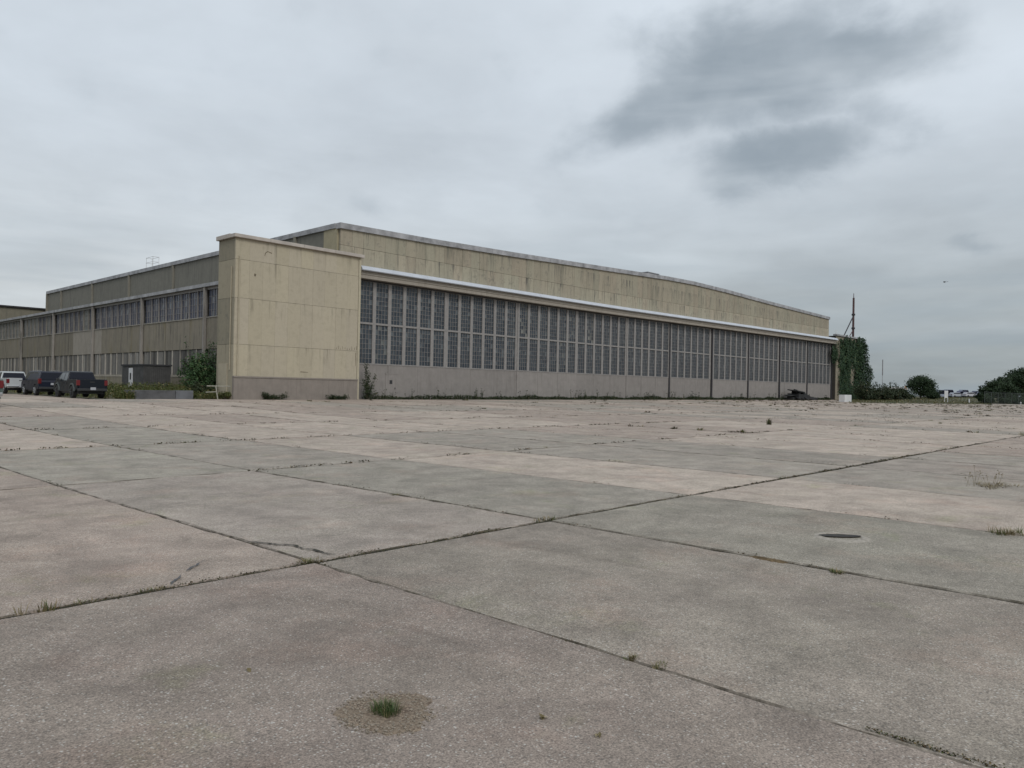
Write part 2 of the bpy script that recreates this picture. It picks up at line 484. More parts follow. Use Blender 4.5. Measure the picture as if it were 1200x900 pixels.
M_BUSH = leaf_mat('bush_leaves', (0.015, 0.042, 0.014), (0.075, 0.135, 0.050), (0.10, 0.11, 0.05), 0.06)
M_DKBUSH = leaf_mat('dark_leaves', (0.012, 0.024, 0.010), (0.045, 0.060, 0.024), (0.10, 0.08, 0.04), 0.05)
M_TREE = leaf_mat('tree_leaves', (0.009, 0.023, 0.009), (0.035, 0.062, 0.022))
M_IVY = leaf_mat('ivy_leaves', (0.006, 0.023, 0.009), (0.034, 0.072, 0.027), (0.075, 0.10, 0.035), 0.06)
M_BARK = simple('bark', (0.09, 0.075, 0.055), 0.9)
M_CHROME = simple('bright_trim', (0.5, 0.5, 0.5), 0.25, 0.9, var=0.05)
M_TYRE = simple('tyre_rubber', (0.018, 0.018, 0.019), 0.85)
M_RIM = simple('alloy', (0.30, 0.31, 0.32), 0.35, 0.7)
M_RIMD = simple('black_alloy', (0.035, 0.035, 0.037), 0.4, 0.5)
M_GLASS = simple('vehicle_glass', (0.008, 0.010, 0.018), 0.22, var=0.05, spec=0.22)
M_GLASSP = simple('side_glass', (0.03, 0.038, 0.042), 0.12, var=0.05, spec=0.5)
M_RED = simple('tail_lamp_red', (0.13, 0.010, 0.012), 0.25, var=0.05)
M_PLATE = simple('plate_white', (0.36, 0.37, 0.40), 0.5, var=0.05)
M_INK = simple('plate_ink', (0.05, 0.06, 0.15), 0.6)
M_PLAST = simple('black_plastic', (0.022, 0.023, 0.025), 0.6)
M_WHITE = simple('white_paint', (0.62, 0.62, 0.62), 0.55, var=0.12, scale=1.0)

# ------------------------------------------------------------------ ground


def ground():
    xs = [-3000, -1500, -700, -300, -150, -80, -40] + [-30 + 3 * i for i in range(111)] + [310, 340, 380, 450, 600, 900, 1500, 3000, 6000]
    ys = [-3000, -1500, -700, -300, -150, -80, -50] + [-40 + 2.5 * i for i in range(61)] + [120, 135, 160, 200, 280, 400, 700, 1500, 3000, 6000]
    xs = sorted(set(xs)); ys = sorted(set(ys))
    v = [(x, y, gz(x, y)) for y in ys for x in xs]
    nx = len(xs)
    f = [(j * nx + i, j * nx + i + 1, (j + 1) * nx + i + 1, (j + 1) * nx + i) for j in range(len(ys) - 1) for i in range(nx - 1)]
    me = bpy.data.meshes.new('ground'); me.from_pydata(v, [], f)
    for p in me.polygons: p.use_smooth = True
    mt, t, b = mat_new('ground_soil_and_grass')
    pos = t.node('ShaderNodeNewGeometry').outputs['Position']
    n = t.noise(pos, 0.25, 6, 0.65); n2 = t.noise(pos, 3.0, 5, 0.7)
    c = t.mix(t.rng(n, 0.38, 0.62), (0.062, 0.068, 0.030), (0.115, 0.095, 0.055))
    c = t.mix(t.rng(n2, 0.4, 0.65, 0, 0.6), c, (0.045, 0.048, 0.024))
    t.l.new(c, b.inputs['Base Color']); b.inputs['Roughness'].default_value = 0.95
    bp = t.node('ShaderNodeBump'); bp.inputs['Strength'].default_value = 0.6; bp.inputs['Distance'].default_value = 0.05
    t.l.new(n2, bp.inputs['Height']); t.l.new(bp.outputs[0], b.inputs['Normal'])
    setp(link('ground', me, mt), 'flat ground of soil and short grass stretching to the horizon', kind='structure')


ground()

XL = [3.86 - 3.43 * k for k in range(9, 0, -1)] + [3.86, 7.16, 10.6, 14.08, 17.66, 21.0] + [21.0 + 3.45 * k for k in range(1, 52)]
YL = [-8.3, -1.15, 6.05, 13.35, 20.45, 27.6, 34.7, 41.8, 48.4, 55.3, 62.5, 69.6, 76.7, 84]
PINK = (0.315, 0.255, 0.214)
GREY = (0.285, 0.250, 0.212)
GRN = (0.278, 0.249, 0.209)
PALE = (0.385, 0.320, 0.268)
over = {}


def tone(i, j):
    x = XL[i]; y = YL[j]
    r = random.Random(i * 131 + j * 17 + 5)
    if y < 0:   # row in the very foreground
        p = {3: (0.228, 0.203, 0.187), 0: (0.222, 0.199, 0.184)}
        if x < 3: c = (0.252, 0.207, 0.176)
        elif x < 5: c = (0.262, 0.225, 0.188)
        elif x < 9: c = (0.270, 0.242, 0.200)
        elif x < 13: c = PALE
        elif x < 16: c = GREY
        elif x < 20: c = (0.28, 0.24, 0.205)
        else: c = r.choice([PALE, PINK, GREY])
    elif y < 10:
        c = PINK if x < 3 else (0.300, 0.256, 0.220) if x < 5 else GRN if x < 9 else PALE if x < 13 else GREY if x < 20 else r.choice([PALE, PINK, GREY, PINK])
    elif y < 16:
        c = PINK if x < 3 else GRN if x < 5 else GREY if x < 9 else PALE if x < 13 else GREY if x < 20 else r.choice([PALE, PINK, GREY])
    elif y < 24:
        c = PALE if x < 7 else GRN if x < 10 else PALE if x < 20 else r.choice([PALE, PINK, GREY])
    else:
        c = GREY if (7 < x < 10 and y < 30) else r.choice([PALE, PALE, PINK, PINK, GREY])
    k = r.uniform(0.965, 1.035) * 1.07
    av = (0.300, 0.257, 0.216) if y > 0 else (0.268, 0.230, 0.192)
    return tuple((q * .88 + a_ * .12) * k for q, a_ in zip(c, av))


def slab_geo(mb, i, j, seed):
    r = random.Random(seed)
    x0, x1, y0, y1 = XL[i], XL[i + 1], YL[j], YL[j + 1]
    cx, cy = (x0 + x1) / 2, (y0 + y1) / 2; d = math.hypot(cx, cy)
    wide = lambda yy: 0.032 if abs(yy - 6.05) < 0.01 else (0.009 if d < 25 else 0.015)
    gx = 0.016 if d > 25 else 0.009
    gy0, gy1 = wide(y0), wide(y1)
    x0 += gx; x1 -= gx; y0 += gy0; y1 -= gy1
    step = 0.22 if d < 16 else 0.8 if d < 35 else 3.6
    jit = 0.012 if d < 35 else 0.008
    dz = r.uniform(-0.005, 0.006)
    bw = 0.009 if d < 9 else 0.014 if d < 18 else 0.026 if d < 40 else 0.045
    ring = []
    for (ax, ay, bx, by) in ((x0, y0, x1, y0), (x1, y0, x1, y1), (x1, y1, x0, y1), (x0, y1, x0, y0)):
        n = max(1, int(math.hypot(bx - ax, by - ay) / step))
        for k in range(n):
            tt = k / n
            ring.append((ax + (bx - ax) * tt, ay + (by - ay) * tt))
    outer = []; inner = []
    chip = 0
    for k, (px, py) in enumerate(ring):
        e = r.random() * jit
        if r.random() < 0.05: e += r.uniform(0.01, 0.04) if d < 35 else 0.02
        dx, dy = cx - px, cy - py
        sx = math.copysign(min(1, abs(dx) / (x1 - x0) * 2.02) ** 30, dx); sy = math.copysign(min(1, abs(dy) / (y1 - y0) * 2.02) ** 30, dy)
        px += sx * e; py += sy * e; q = bw * r.choice((.4, .7, 1, 1.3, 2.0))
        outer.append((px, py)); inner.append((px + sx * q, py + sy * q))
    n = len(mb.v); k = len(ring)
    for px, py in inner: mb.v.append((px, py, tz(px, py) + dz))
    for px, py in outer: mb.v.append((px, py, tz(px, py) + dz - 0.011))
    for px, py in outer: mb.v.append((px, py, tz(px, py) + dz - 0.09))
    if d < 60:   # follow the gentle fall of the apron: fan of strips
        mb.v.append((cx, cy, tz(cx, cy) + dz)); c = n + 3 * k
        for a in range(k): mb.f.append((n + a, n + (a + 1) % k, c)); mb.mi.append(0)
    else:
        mb.f.append(tuple(range(n, n + k))); mb.mi.append(0)
    for a in range(k):
        b_ = (a + 1) % k
        mb.f.append((n + k + a, n + k + b_, n + b_, n + a)); mb.mi.append(1)
        mb.f.append((n + 2 * k + a, n + 2 * k + b_, n + k + b_, n + k + a)); mb.mi.append(1)


def in_view(x, y, z=0.3, marg=60):
    v = [sum(RM[i][j] * (x, y, z - 1.6)[i] for i in range(3)) for j in range(3)]
    if v[2] < 0.3: return False, 0
    px = 600 + FPX * v[0] / v[2]; py = 450 + FPX * v[1] / v[2]
    return (-marg < px < 1200 + marg and py < 900 + marg), v[2]


def apron():
    base = MB()
    # thin bedding sheet under the slabs, seen in the joints
    root = empty('concrete_apron', (0, 0, 0), 'wide apron of worn concrete slabs with grass in the joints', None)
    root['kind'] = 'structure'
    cells = []
    for j in range(len(YL) - 1):
        for i in range(len(XL) - 1):
            cx, cy = (XL[i] + XL[i + 1]) / 2, (YL[j] + YL[j + 1]) / 2
            if cx > 195 or cy > 55.3 and cx > 22: continue
            if cy > 55 and XL[i + 1] > 20: continue
            if on_field(XL[i + 1], cy) > 5 and on_field(cx, YL[j]) > 3: continue
            vis = False
            for fx in (0.02, 0.5, 0.98):
                for fy in (0.02, 0.25, 0.5, 0.75, 0.98):
                    vis = vis or in_view(XL[i] + (XL[i + 1] - XL[i]) * fx, YL[j] + (YL[j + 1] - YL[j]) * fy)[0]
            d = max(2.0, math.hypot(cx, cy))
            cells.append((0 if vis else 1, d ** 3 / ((XL[i + 1] - XL[i]) * (YL[j + 1] - YL[j])), i, j))
    cells.sort()
    rest = {}
    for n, (nv, _, i, j) in enumerate(cells):
        if nv == 0 and n < 300:
            mb = MB(); slab_geo(mb, i, j, n)
            mb.build('concrete_slab', [M_CONC, M_EDGE], root, fix=False, color=tone(i, j))
        else:
            rest.setdefault((i + j) % 3, []).append((i, j, n))
    for k, lst in rest.items():
        mb = MB()
        for i, j, n in lst: slab_geo(mb, i, j, n)
        o = mb.build('far_slabs', [M_CONC, M_EDGE], root, fix=False, color=(PALE, PINK, GREY)[k]); o['kind'] = 'stuff'
    return root


apron_root = apron()


# ------------------------------------------------------------------ vegetation tools
def blade(mb, x, y, z, h, w, lean, az, mi=0, r=rnd):
    dx, dy = math.cos(az), math.sin(az); px, py = -dy * w / 2, dx * w / 2
    m1 = (x + dx * lean * 0.35, y + dy * lean * 0.35, z + h * 0.6)
    top = (x + dx * lean, y + dy * lean, z + h)
    mb.quad((x - px, y - py, z), (x + px, y + py, z), (m1[0] + px * .7, m1[1] + py * .7, m1[2]), (m1[0] - px * .7, m1[1] - py * .7, m1[2]), mi)
    n = len(mb.v); mb.v.append(top); mb.f.append((n - 1, n - 2, n)); mb.mi.append(mi)


def tuft(mb, x, y, z, n, h, rad, w=0.006, r=rnd, mi=0, lean=0.9):
    for _ in range(n):
        a = r.uniform(0, 2 * math.pi); q = rad * math.sqrt(r.random()) * 0.6
        hh = h * r.uniform(0.45, 1.0)
        blade(mb, x + math.cos(a) * q, y + math.sin(a) * q, z, hh, w * r.uniform(.7, 1.3), rad * r.uniform(.2, lean), a + r.uniform(-.6, .6), mi)


def leaf(mb, c, s, r, n=None, mi=0, up=0.0):
    nv = Vector((r.gauss(0, 1), r.gauss(0, 1), r.gauss(0, 1) + up))
    if n is not None: nv = nv * 0.6 + Vector(n) * 1.2
    if nv.length < 1e-3: nv = Vector((0, 0, 1))
    nv.normalize(); u = nv.orthogonal().normalized(); w = nv.cross(u)
    a = r.uniform(0, 6.28); u2 = u * math.cos(a) + w * math.sin(a); w2 = nv.cross(u2)
    s1 = s * r.uniform(.7, 1.3); s2 = s1 * r.uniform(.45, .7); c = Vector(c)
    mb.quad(tuple(c - u2 * s1 * .5), tuple(c + w2 * s2 * .5 + nv * s * .08), tuple(c + u2 * s1 * .5), tuple(c - w2 * s2 * .5 + nv * s * .08), mi)


def crown_mesh(name, blobs, nper, ls, seed, mat, parent=None, loc=None):
    """blobs: (x,y,z,rx,ry,rz); leaves clustered in twig clumps over and inside every lobe"""
    r = random.Random(seed); mb = MB()
    for (bx, by, bz, rx, ry, rz) in blobs:
        nclump = max(4, int(nper / 14))
        for _ in range(nclump):
            d = Vector((r.gauss(0, 1), r.gauss(0, 1), r.gauss(0, 1) + 0.15)).normalized()
            q = r.uniform(0.55, 1.08) if r.random() < .85 else r.uniform(0.2, 0.6)
            c = Vector((bx + d.x * rx * q, by + d.y * ry * q, bz + d.z * rz * q))
            cs = r.uniform(0.10, 0.24) * (rx + ry + rz) / 3
            for _ in range(14):
                p = c + Vector((r.gauss(0, cs), r.gauss(0, cs), r.gauss(0, cs * .7)))
                if p.z < 0.02: p.z = 0.02 + r.random() * .1
                leaf(mb, p, ls, r, d * .5, up=.3)
    return mb.build(name, mat, parent, loc, fix=False)


def shrub(name, loc, label, cat, w, dpt, h, n, ls, seed, mat, group=None, nb=7, stems=5):
    r = random.Random(seed)
    root = empty(name, loc, label, cat, group)
    bl = []
    for k in range(nb):
        a = r.uniform(0, 6.28); q = r.uniform(0, .62)
        hh = r.uniform(.35, .82) * h * (1 - q * .35)
        bl.append((math.cos(a) * q * w / 2, math.sin(a) * q * dpt / 2, hh * .62, w * r.uniform(.18, .34), dpt * r.uniform(.18, .34), h * r.uniform(.18, .3)))
    bl.append((0, 0, h * .3, w * .4, dpt * .4, h * .3))
    crown_mesh('crown', bl, n // len(bl), ls, seed, mat, root)
    mb = MB(); sh = MB()
    for q in range(int(7 + w * 2)):   # loose shoots reaching out of the crown
        a = r.uniform(0, 6.28); rr_ = r.uniform(.55, 1.1)
        p0 = Vector((math.cos(a) * w * .25, math.sin(a) * dpt * .25, h * r.uniform(.25, .7)))
        p1 = Vector((math.cos(a) * w * .5 * rr_, math.sin(a) * dpt * .5 * rr_, p0.z + h * r.uniform(.1, .38)))
        mb.tube(p0, p1, .008 * h / 2 + .004, .004, 4)
        for k in range(22):
            t_ = r.uniform(.25, 1.02); leaf(sh, p0 + (p1 - p0) * t_ + Vector((r.gauss(0, ls * .6), r.gauss(0, ls * .6), r.gauss(0, ls * .6))), ls * .9, r)
    sh.build('shoots', mat, root, fix=False)['kind'] = 'stuff'
    for b in bl[:stems]:
        mb.tube((b[0] * .2, b[1] * .2, -.1), (b[0], b[1], b[2] + b[5] * .5), .03 * h / 2 + .01, .01, 5)
    mb.build('stem', M_BARK, root)
    return root


def tree(name, loc, label, cat, h, cw, trunk_h, blobs, n, ls, seed, group=None):
    root = empty(name, loc, label, cat, group)
    crown_mesh('crown', blobs, n // len(blobs), ls, seed, M_TREE, root)
    mb = MB(); tr = 0.035 * h
    mb.tube((0, 0, -.2), (0.1, 0, trunk_h), tr, tr * .7, 8)
    for b in blobs:
        mb.tube((.1, 0, trunk_h * .9), (b[0], b[1], b[2]), tr * .45, tr * .12, 6)
    mb.build('trunk', M_BARK, root)
    return root


# ------------------------------------------------------------------ joints, patches and weeds on the apron
def apron_details():
    r = random.Random(11)
    # soil and moss filling of the wide joint plus grass in all joints
    mb = MB()
    x = -6.0
    while x < 80:
        st = 0.10 if x < 25 else 0.35
        w0 = 0.030 + 0.02 * r.random(); h0 = -0.012 + 0.016 * r.random()
        pts = [(x, 6.05 - w0, tz(x, 6) - .05), (x + st, 6.05 - w0, tz(x, 6) - .05), (x + st, 6.05, tz(x, 6) + h0), (x, 6.05, tz(x, 6) + h0),
               (x, 6.05 + w0, tz(x, 6) - .05), (x + st, 6.05 + w0, tz(x, 6) - .05)]
        mb.quad(pts[0], pts[1], pts[2], pts[3]); mb.quad(pts[3], pts[2], pts[5], pts[4])
        x += st
    o = mb.build('joint_soil', M_SOIL, apron_root, fix=False); o['kind'] = 'stuff'
    g = MB()
    nz = lambda s: 0.5 + 0.5 * math.sin(s * 1.7 + 3 * math.sin(s * .43)) * math.sin(s * .71 + 1)
    # wide joint: nearly continuous fringe
    x = -4.0
    while x < 70:
        dn = nz(x)
        d = math.hypot(x, 6)
        k = 1 if d < 20 else 2
        if r.random() < 0.30 + .65 * dn:
            tuft(g, x, 6.05 + r.uniform(-.035, .035), tz(x, 6) - .03, int(4 + 12 * dn * r.random()), (.018 + .034 * dn * r.random()) * (1 if k == 1 else 1.3), .04 + .03 * dn, .007 * (1 if k == 1 else 2), r, mi=0 if r.random() < .55 else 1)
        x += .05 if d < 14 else .09 if d < 30 else .25
    x = -3.0
    while x < 30:
        dn = nz(x * 2.3 + 4)
        if r.random() < .35 + .6 * dn:
            for _ in range(int(6 + 16 * dn)):
                leaf(g, (x + r.gauss(0, .05), 6.05 + r.gauss(0, .022 + .02 * dn), tz(x, 6) - .012 + .022 * r.random() * (.5 + dn)), .020 if x < 12 else .04, r, (0, 0, 1), mi=2)
        x += .07 if x < 14 else .16
    for (yl, xa, xb, dens) in ((13.35, 7, 32, .8), (20.45, 0, 34, .8), (27.6, 5, 60, .5), (34.7, 5, 60, .35), (41.8, 10, 60, .3)):
        x = xa
        while x < xb:
            if r.random() < dens * (.25 + .75 * nz(x * 1.9 + yl)):
                for _ in range(14): leaf(g, (x + r.gauss(0, .10), yl + r.gauss(0, .03), tz(x, yl) - .01 + .05 * r.random()), .06, r, (0, 0, 1), mi=2)
            x += .33
    for xl in XL:
        if xl < 3 or xl > 100: continue
        y = -.5
        while y < 50:
            if r.random() < .16 * nz(y * 1.3 + xl * 2) + .03 and on_field(xl, y) < 0:
                d = math.hypot(xl, y); q = 1 + d / 22
                for _ in range(16): leaf(g, (xl + r.gauss(0, .018 * q), y + r.gauss(0, .07 * q), tz(xl, y) - .01 + .025 * q * r.random()), .018 * q, r, (0, 0, 1), mi=2)
            y += .22 if y < 20 else .7
    for _ in range(900):   # mossy hollow at the lower right end of the near joint
        y = r.uniform(-.2, 1.25); leaf(g, (3.90 + abs(r.gauss(0, .035)) * (1.4 - y), y, tz(4, y) - .008 + .02 * r.random()), .014, r, (0, 0, 1), mi=2 if r.random() < .7 else 0)
    # clumps at measured spots on the wide joint
    for (cx, cy, n, h, rad) in [(3.72, 6.10, 130, .06, .17), (1.5, 6.05, 70, .11, .14), (2.05, 6.06, 60, .05, .12), (2.35, 6.06, 60, .05, .12), (7.1, 6.1, 90, .07, .15), (0.4, 6.05, 60, .07, .15),
                                (38.3, 6.1, 60, .25, .5), (26, 6.1, 40, .14, .3), (20.7, 6.1, 60, .12, .5), (14.3, 6.08, 50, .07, .2)]:
        for q in range(4):
            tuft(g, cx + r.uniform(-rad, rad) * 1.6, cy + r.uniform(-.03, .03), tz(cx, cy) - .02, n // 4, h, rad * .6, .008, r, mi=q % 2)
    # other joints: sparse
    for xl in XL:
        if xl < -1 or xl > 130: continue
        y = -1.0
        while y < 54:
            d = math.hypot(xl, y)
            p = .10 if d < 20 else .07
            if xl in (3.86, 7.16): p = .17
            if r.random() < p * (1.6 if nz(y + xl * 3) > .6 else .5) and on_field(xl, y) < 1:
                s = 1 if d < 20 else 1.6
                tuft(g, xl + r.uniform(-.01, .01), y, tz(xl, y) - .03, r.randint(4, 14), r.uniform(.02, .045) * s, r.uniform(.03, .07) * s, .006 * s, r, mi=0 if r.random() < .4 else 1)
            y += .10 if d < 15 else .3
    for yl in YL:
        if yl in (6.05,) or yl > 50: continue
        x = 0.0
        while x < 150:
            d = math.hypot(x, yl)
            if r.random() < (.32 if nz(x * .6 + yl * 2) > .5 else .06) and on_field(x, yl) < 1:
                s = 1 if d < 15 else 1.9 if d < 40 else 2.6
                tuft(g, x, yl + r.uniform(-.02, .02), tz(x, yl) - .03, r.randint(5, 14), r.uniform(.02, .05) * s, r.uniform(.05, .10) * s, .008 * s, r, mi=0 if r.random() < .4 else 1)
            x += .12 if d < 22 else .4
    # far weeds thickening toward the field
    for _ in range(2300):
        x = r.uniform(26, 185); y = r.uniform(.16 * x - 4, 54)
        if on_field(x, y) > 0: continue
        w = sm((x - 45) / 90) * sm((y - 8) / 16)
        if r.random() > w * .55 + .03: continue
        if r.random() < .75: x = min(XL, key=lambda q: abs(q - x))
        d = math.hypot(x, y)
        for _ in range(r.randint(1, 3)):
            tuft(g, x + r.uniform(-.3, .3), y + r.uniform(-.3, .3), tz(x, y) - .02, r.randint(10, 22), r.uniform(.06, .20), r.uniform(.12, .4), .04, r, mi=2 if r.random() < .7 else 0)
    o = g.build('joint_weeds', [M_TUFT, M_TUFTD, M_MOSS], None, fix=False)
    setp(o, 'low grass and weeds growing along the joints of the concrete apron', kind='stuff')

    # thin dark weathered edge marks: grass tufts that stand out as things of their own
    def clump(px, py, label, n, h, rad, mats, w=.008, name='grass_tuft', group=None):
        z = tz(px, py); mbb = MB()
        for q in range(max(3, n // 18)):
            tuft(mbb, r.gauss(0, rad * .45), r.gauss(0, rad * .3), -.01, 18, h * r.uniform(.6, 1), rad * .5, w, r, mi=0 if r.random() < .6 else 1)
        oo = mbb.build(name, mats, None, (px, py, z), fix=False)
        setp(oo, label, 'grass tuft' if name == 'grass_tuft' else 'weed', group)
        return oo
    clump(16.1, 3.0, 'dry grass clump with seed stalks on the slab near the right edge', 260, .10, .42, [M_TUFTD, M_TUFTD], .009)
    st = MB()
    for q in range(12):
        a = r.uniform(0, 6.28); hh = r.uniform(.14, .34)
        bx, by = r.uniform(-.6, .1), r.uniform(-.1, .35)
        tx, ty = bx + r.uniform(-.12, .1), by + r.uniform(-.1, .1)
        st.tube((bx, by, 0), (tx, ty, hh), .003, .002, 3); 
        for s in range(10):
            leaf(st, (tx + r.gauss(0, .012), ty + r.gauss(0, .012), hh + r.uniform(-.03, .05)), .025, r)
    st.build('seed_stalk', M_TUFTD, bpy.data.objects['grass_tuft'], fix=False)
    clump(10.6, 1.83, 'reddish dry tuft in the joint cut off by the right edge of the view', 220, .12, .22, [M_TUFTD, M_TUFT])
    clump(36.0, 16.3, 'lone upright weed standing on the mid apron before the last doors', 60, .42, .22, [M_MOSS, M_SCRUB], .03, 'tall_weed')
    clump(7.12, 2.55, 'small yellowish tuft in the joint just below the shallow pit', 120, .05, .13, [M_TUFT, M_TUFTD])
    clump(7.14, 9.0, 'dark weed clump where two joints nearly meet left of centre', 60, .05, .14, [M_SCRUB, M_TUFTD])
    clump(3.89, 2.60, 'brownish tuft on the foreground joint, the upper of a pair', 110, .05, .075, [M_TUFTD, M_TUFT], .004)
    clump(3.90, 2.42, 'brownish tuft on the foreground joint, the lower of a pair', 110, .04, .08, [M_TUFTD, M_TUFT], .004)
    # brown dirt patch on the joint
    mt = simple('dry_dirt', (0.15, 0.105, 0.055), 0.95, var=.35, scale=25, bump=.6)

    def patch(name, cx, cy, rx, ry, ang, label, mat, cat, hgt=.012, n=30, irregular=.25):
        m_ = MB(); pts = []
        for k in range(n):
            a = 2 * math.pi * k / n; q = 1 + r.uniform(-irregular, irregular)
            ux, uy = math.cos(a) * rx * q, math.sin(a) * ry * q
            pts.append((ux * math.cos(ang) - uy * math.sin(ang), ux * math.sin(ang) + uy * math.cos(ang)))
        for k in range(n):
            a, b_ = pts[k], pts[(k + 1) % n]
            h1 = hgt * r.uniform(.5, 1)
            m_.quad((a[0], a[1], -.005), (b_[0], b_[1], -.005), (b_[0] * .6, b_[1] * .6, h1), (a[0] * .6, a[1] * .6, hgt * .8))
            m_.tri((a[0] * .6, a[1] * .6, hgt * .8), (b_[0] * .6, b_[1] * .6, h1), (0, 0, hgt))
        oo = m_.build(name, mat, None, (cx, cy, tz(cx, cy)), fix=False)
        return setp(oo, label, cat)
    patch('dirt_patch', 7.14, 3.2, .06, .20, 0, 'thin patch of brown dirt lying on the joint below the shallow pit', mt, 'dirt')
    # tar mark, two strokes
    tar = simple('crack_filler', (0.062, 0.062, 0.066), 0.6, var=.2)
    for (ax, ay, bx, by) in (((2.64, 6.95), (2.83, 6.72), 0, 0), ((2.47, 7.02), (2.55, 6.78), 0, 0)) and [(3.16, 6.75, 2.86, 6.46), (2.78, 6.37, 2.57, 6.10)]:
        m_ = MB(); n = 9; L = []
        for k in range(n + 1):
            t_ = k / n; x_, y_ = ax + (bx - ax) * t_, ay + (by - ay) * t_
            w_ = .028 * math.sin(math.pi * min(.98, max(.05, t_))) * r.uniform(.6, 1.2); L.append((x_ + r.uniform(-.014, .014), y_, w_ * 1.3))
        for k in range(n):
            a, b_ = L[k], L[k + 1]
            m_.quad((a[0] - a[2] / 2, a[1], tz(a[0], a[1]) + .010), (b_[0] - b_[2] / 2, b_[1], tz(*b_[:2]) + .010), (b_[0] + b_[2] / 2, b_[1], tz(*b_[:2]) + .010), (a[0] + a[2] / 2, a[1], tz(a[0], a[1]) + .010))
        oo = m_.build('filled_crack', tar, apron_root, fix=False)
        oo['label'] = 'dark smear of filler on a slab left of the joint crossing'
    # broken corner crack by the joint crossing
    m_ = MB(); path = [(3.86, 7.25), (3.96, 7.05), (4.02, 6.92), (4.11, 6.80), (4.08, 6.62), (4.14, 6.50), (4.12, 6.30), (4.20, 6.12)]
    pts = []
    for (a, b_) in zip(path, path[1:]):
        for q in range(4):
            t_ = q / 4; pts.append((a[0] + (b_[0] - a[0]) * t_ + r.uniform(-.012, .012), a[1] + (b_[1] - a[1]) * t_ + r.uniform(-.012, .012), r.uniform(.006, .022)))
    for a, b_ in zip(pts, pts[1:]):
        m_.quad((a[0] - a[2], a[1], tz(a[0], a[1]) + .009), (b_[0] - b_[2], b_[1], tz(*b_[:2]) + .009), (b_[0] + b_[2], b_[1], tz(*b_[:2]) + .009), (a[0] + a[2], a[1], tz(a[0], a[1]) + .009))
    oo = m_.build('broken_edge', M_SOIL, apron_root, fix=False)
    # shallow pit with a raised pale rim (flush tie-down)
    px, py = 8.83, 3.12
    root = empty('recessed_pit', (px, py, tz(px, py)), 'shallow round pit with pale worn rim set in the grey slab', 'pit')
    m_ = MB(); n = 32; cc = [(math.cos(2 * math.pi * k / n), math.sin(2 * math.pi * k / n)) for k in range(n)]
    R0 = [.30 + r.uniform(-.015, .025) for _ in range(n)]
    prof = [(1.0, .004), (.85, .016), (.74, .018), (.68, .008)]
    for k in range(n):
        a, b_ = cc[k], cc[(k + 1) % n]; ra, rb = R0[k], R0[(k + 1) % n]
        for (q0, z0), (q1, z1) in zip(prof, prof[1:]):
            m_.quad((a[0] * ra * q0, a[1] * ra * q0, z0), (b_[0] * rb * q0, b_[1] * rb * q0, z0), (b_[0] * rb * q1, b_[1] * rb * q1, z1), (a[0] * ra * q1, a[1] * ra * q1, z1))
    m_.build('rim', simple('pale_rim', (0.34, 0.305, 0.26), .9, var=.25, scale=14, bump=.5), root, fix=False)
    m_ = MB()
    for k in range(n):
        a, b_ = cc[k], cc[(k + 1) % n]; ra, rb = R0[k] * .80, R0[(k + 1) % n] * .80
        q_ = lambda c_, rr_: (c_[0] * rr_ * .62 + .052 + (-c_[1] * rr_ * .12), c_[1] * rr_ * .62 + .02 + 0, .019)
        U = lambda c_, rr_: (.03 + .683 * c_[0] * .24 + .730 * c_[1] * .085 * rr_ * 4, .03 - .730 * c_[0] * .24 + .683 * c_[1] * .085 * rr_ * 4, .0195)
        m_.tri(U(a, ra), U(b_, rb), (.03, .03, .0195))
    m_.build('pit_shade_patch', simple('painted_pit_shade', (0.035, 0.032, 0.028), .95, var=.4, scale=10), root, fix=False)  # flat dark ellipse on the slab, painted as the shade inside the pit
    # crumbled hole with grass in the foreground
    px, py = 2.36, 3.02
    root = empty('crumbled_hole', (px, py, tz(px, py)), 'crumbled ring of gravelly dirt around a green tuft in the foreground slab', 'hole')
    m_ = MB(); n = 48; rings = [(.235, .001), (.215, .009), (.17, .008), (.13, .009), (.085, .012), (.065, .007), (.0, .006)]
    P = []; ir = [1 + .13 * math.sin(k * .39 + 1) + .07 * math.sin(k * 1.1) + r.uniform(-.09, .09) for k in range(n)]
    for (q, z) in rings:
        P.append([(math.cos(2 * math.pi * k / n) * q * ir[k], math.sin(2 * math.pi * k / n) * q * ir[k], z + (r.uniform(-.002, .003) if z > .002 else 0)) for k in range(n)])
    for A, B in zip(P, P[1:]):
        for k in range(n): m_.quad(A[k], A[(k + 1) % n], B[(k + 1) % n], B[k])
    mtd, t, b = mat_new('gravel_dirt')
    pos = t.node('ShaderNodeNewGeometry').outputs['Position']
    vv = t.node('ShaderNodeTexVoronoi', feature='F1'); vv.inputs['Scale'].default_value = 95; t.l.new(pos, vv.inputs['Vector'])
    rr = t.sep(vv.outputs['Color'])[0]
    c = t.mix(rr, (0.090, 0.062, 0.042), (0.30, 0.235, 0.175))
    c = t.mix(t.rng(t.noise(pos, 9, 4, .6), .4, .6, 0, .6), c, (0.20, 0.155, 0.11))
    t.l.new(c, b.inputs['Base Color']); b.inputs['Roughness'].default_value = .95
    bp = t.node('ShaderNodeBump'); bp.inputs['Strength'].default_value = 1; bp.inputs['Distance'].default_value = .006
    t.l.new(t.M('SUBTRACT', 1, vv.outputs['Distance']), bp.inputs['Height']); t.l.new(bp.outputs[0], b.inputs['Normal'])
    m_.build('dirt_ring', mtd, root, fix=False)
    m_ = MB()
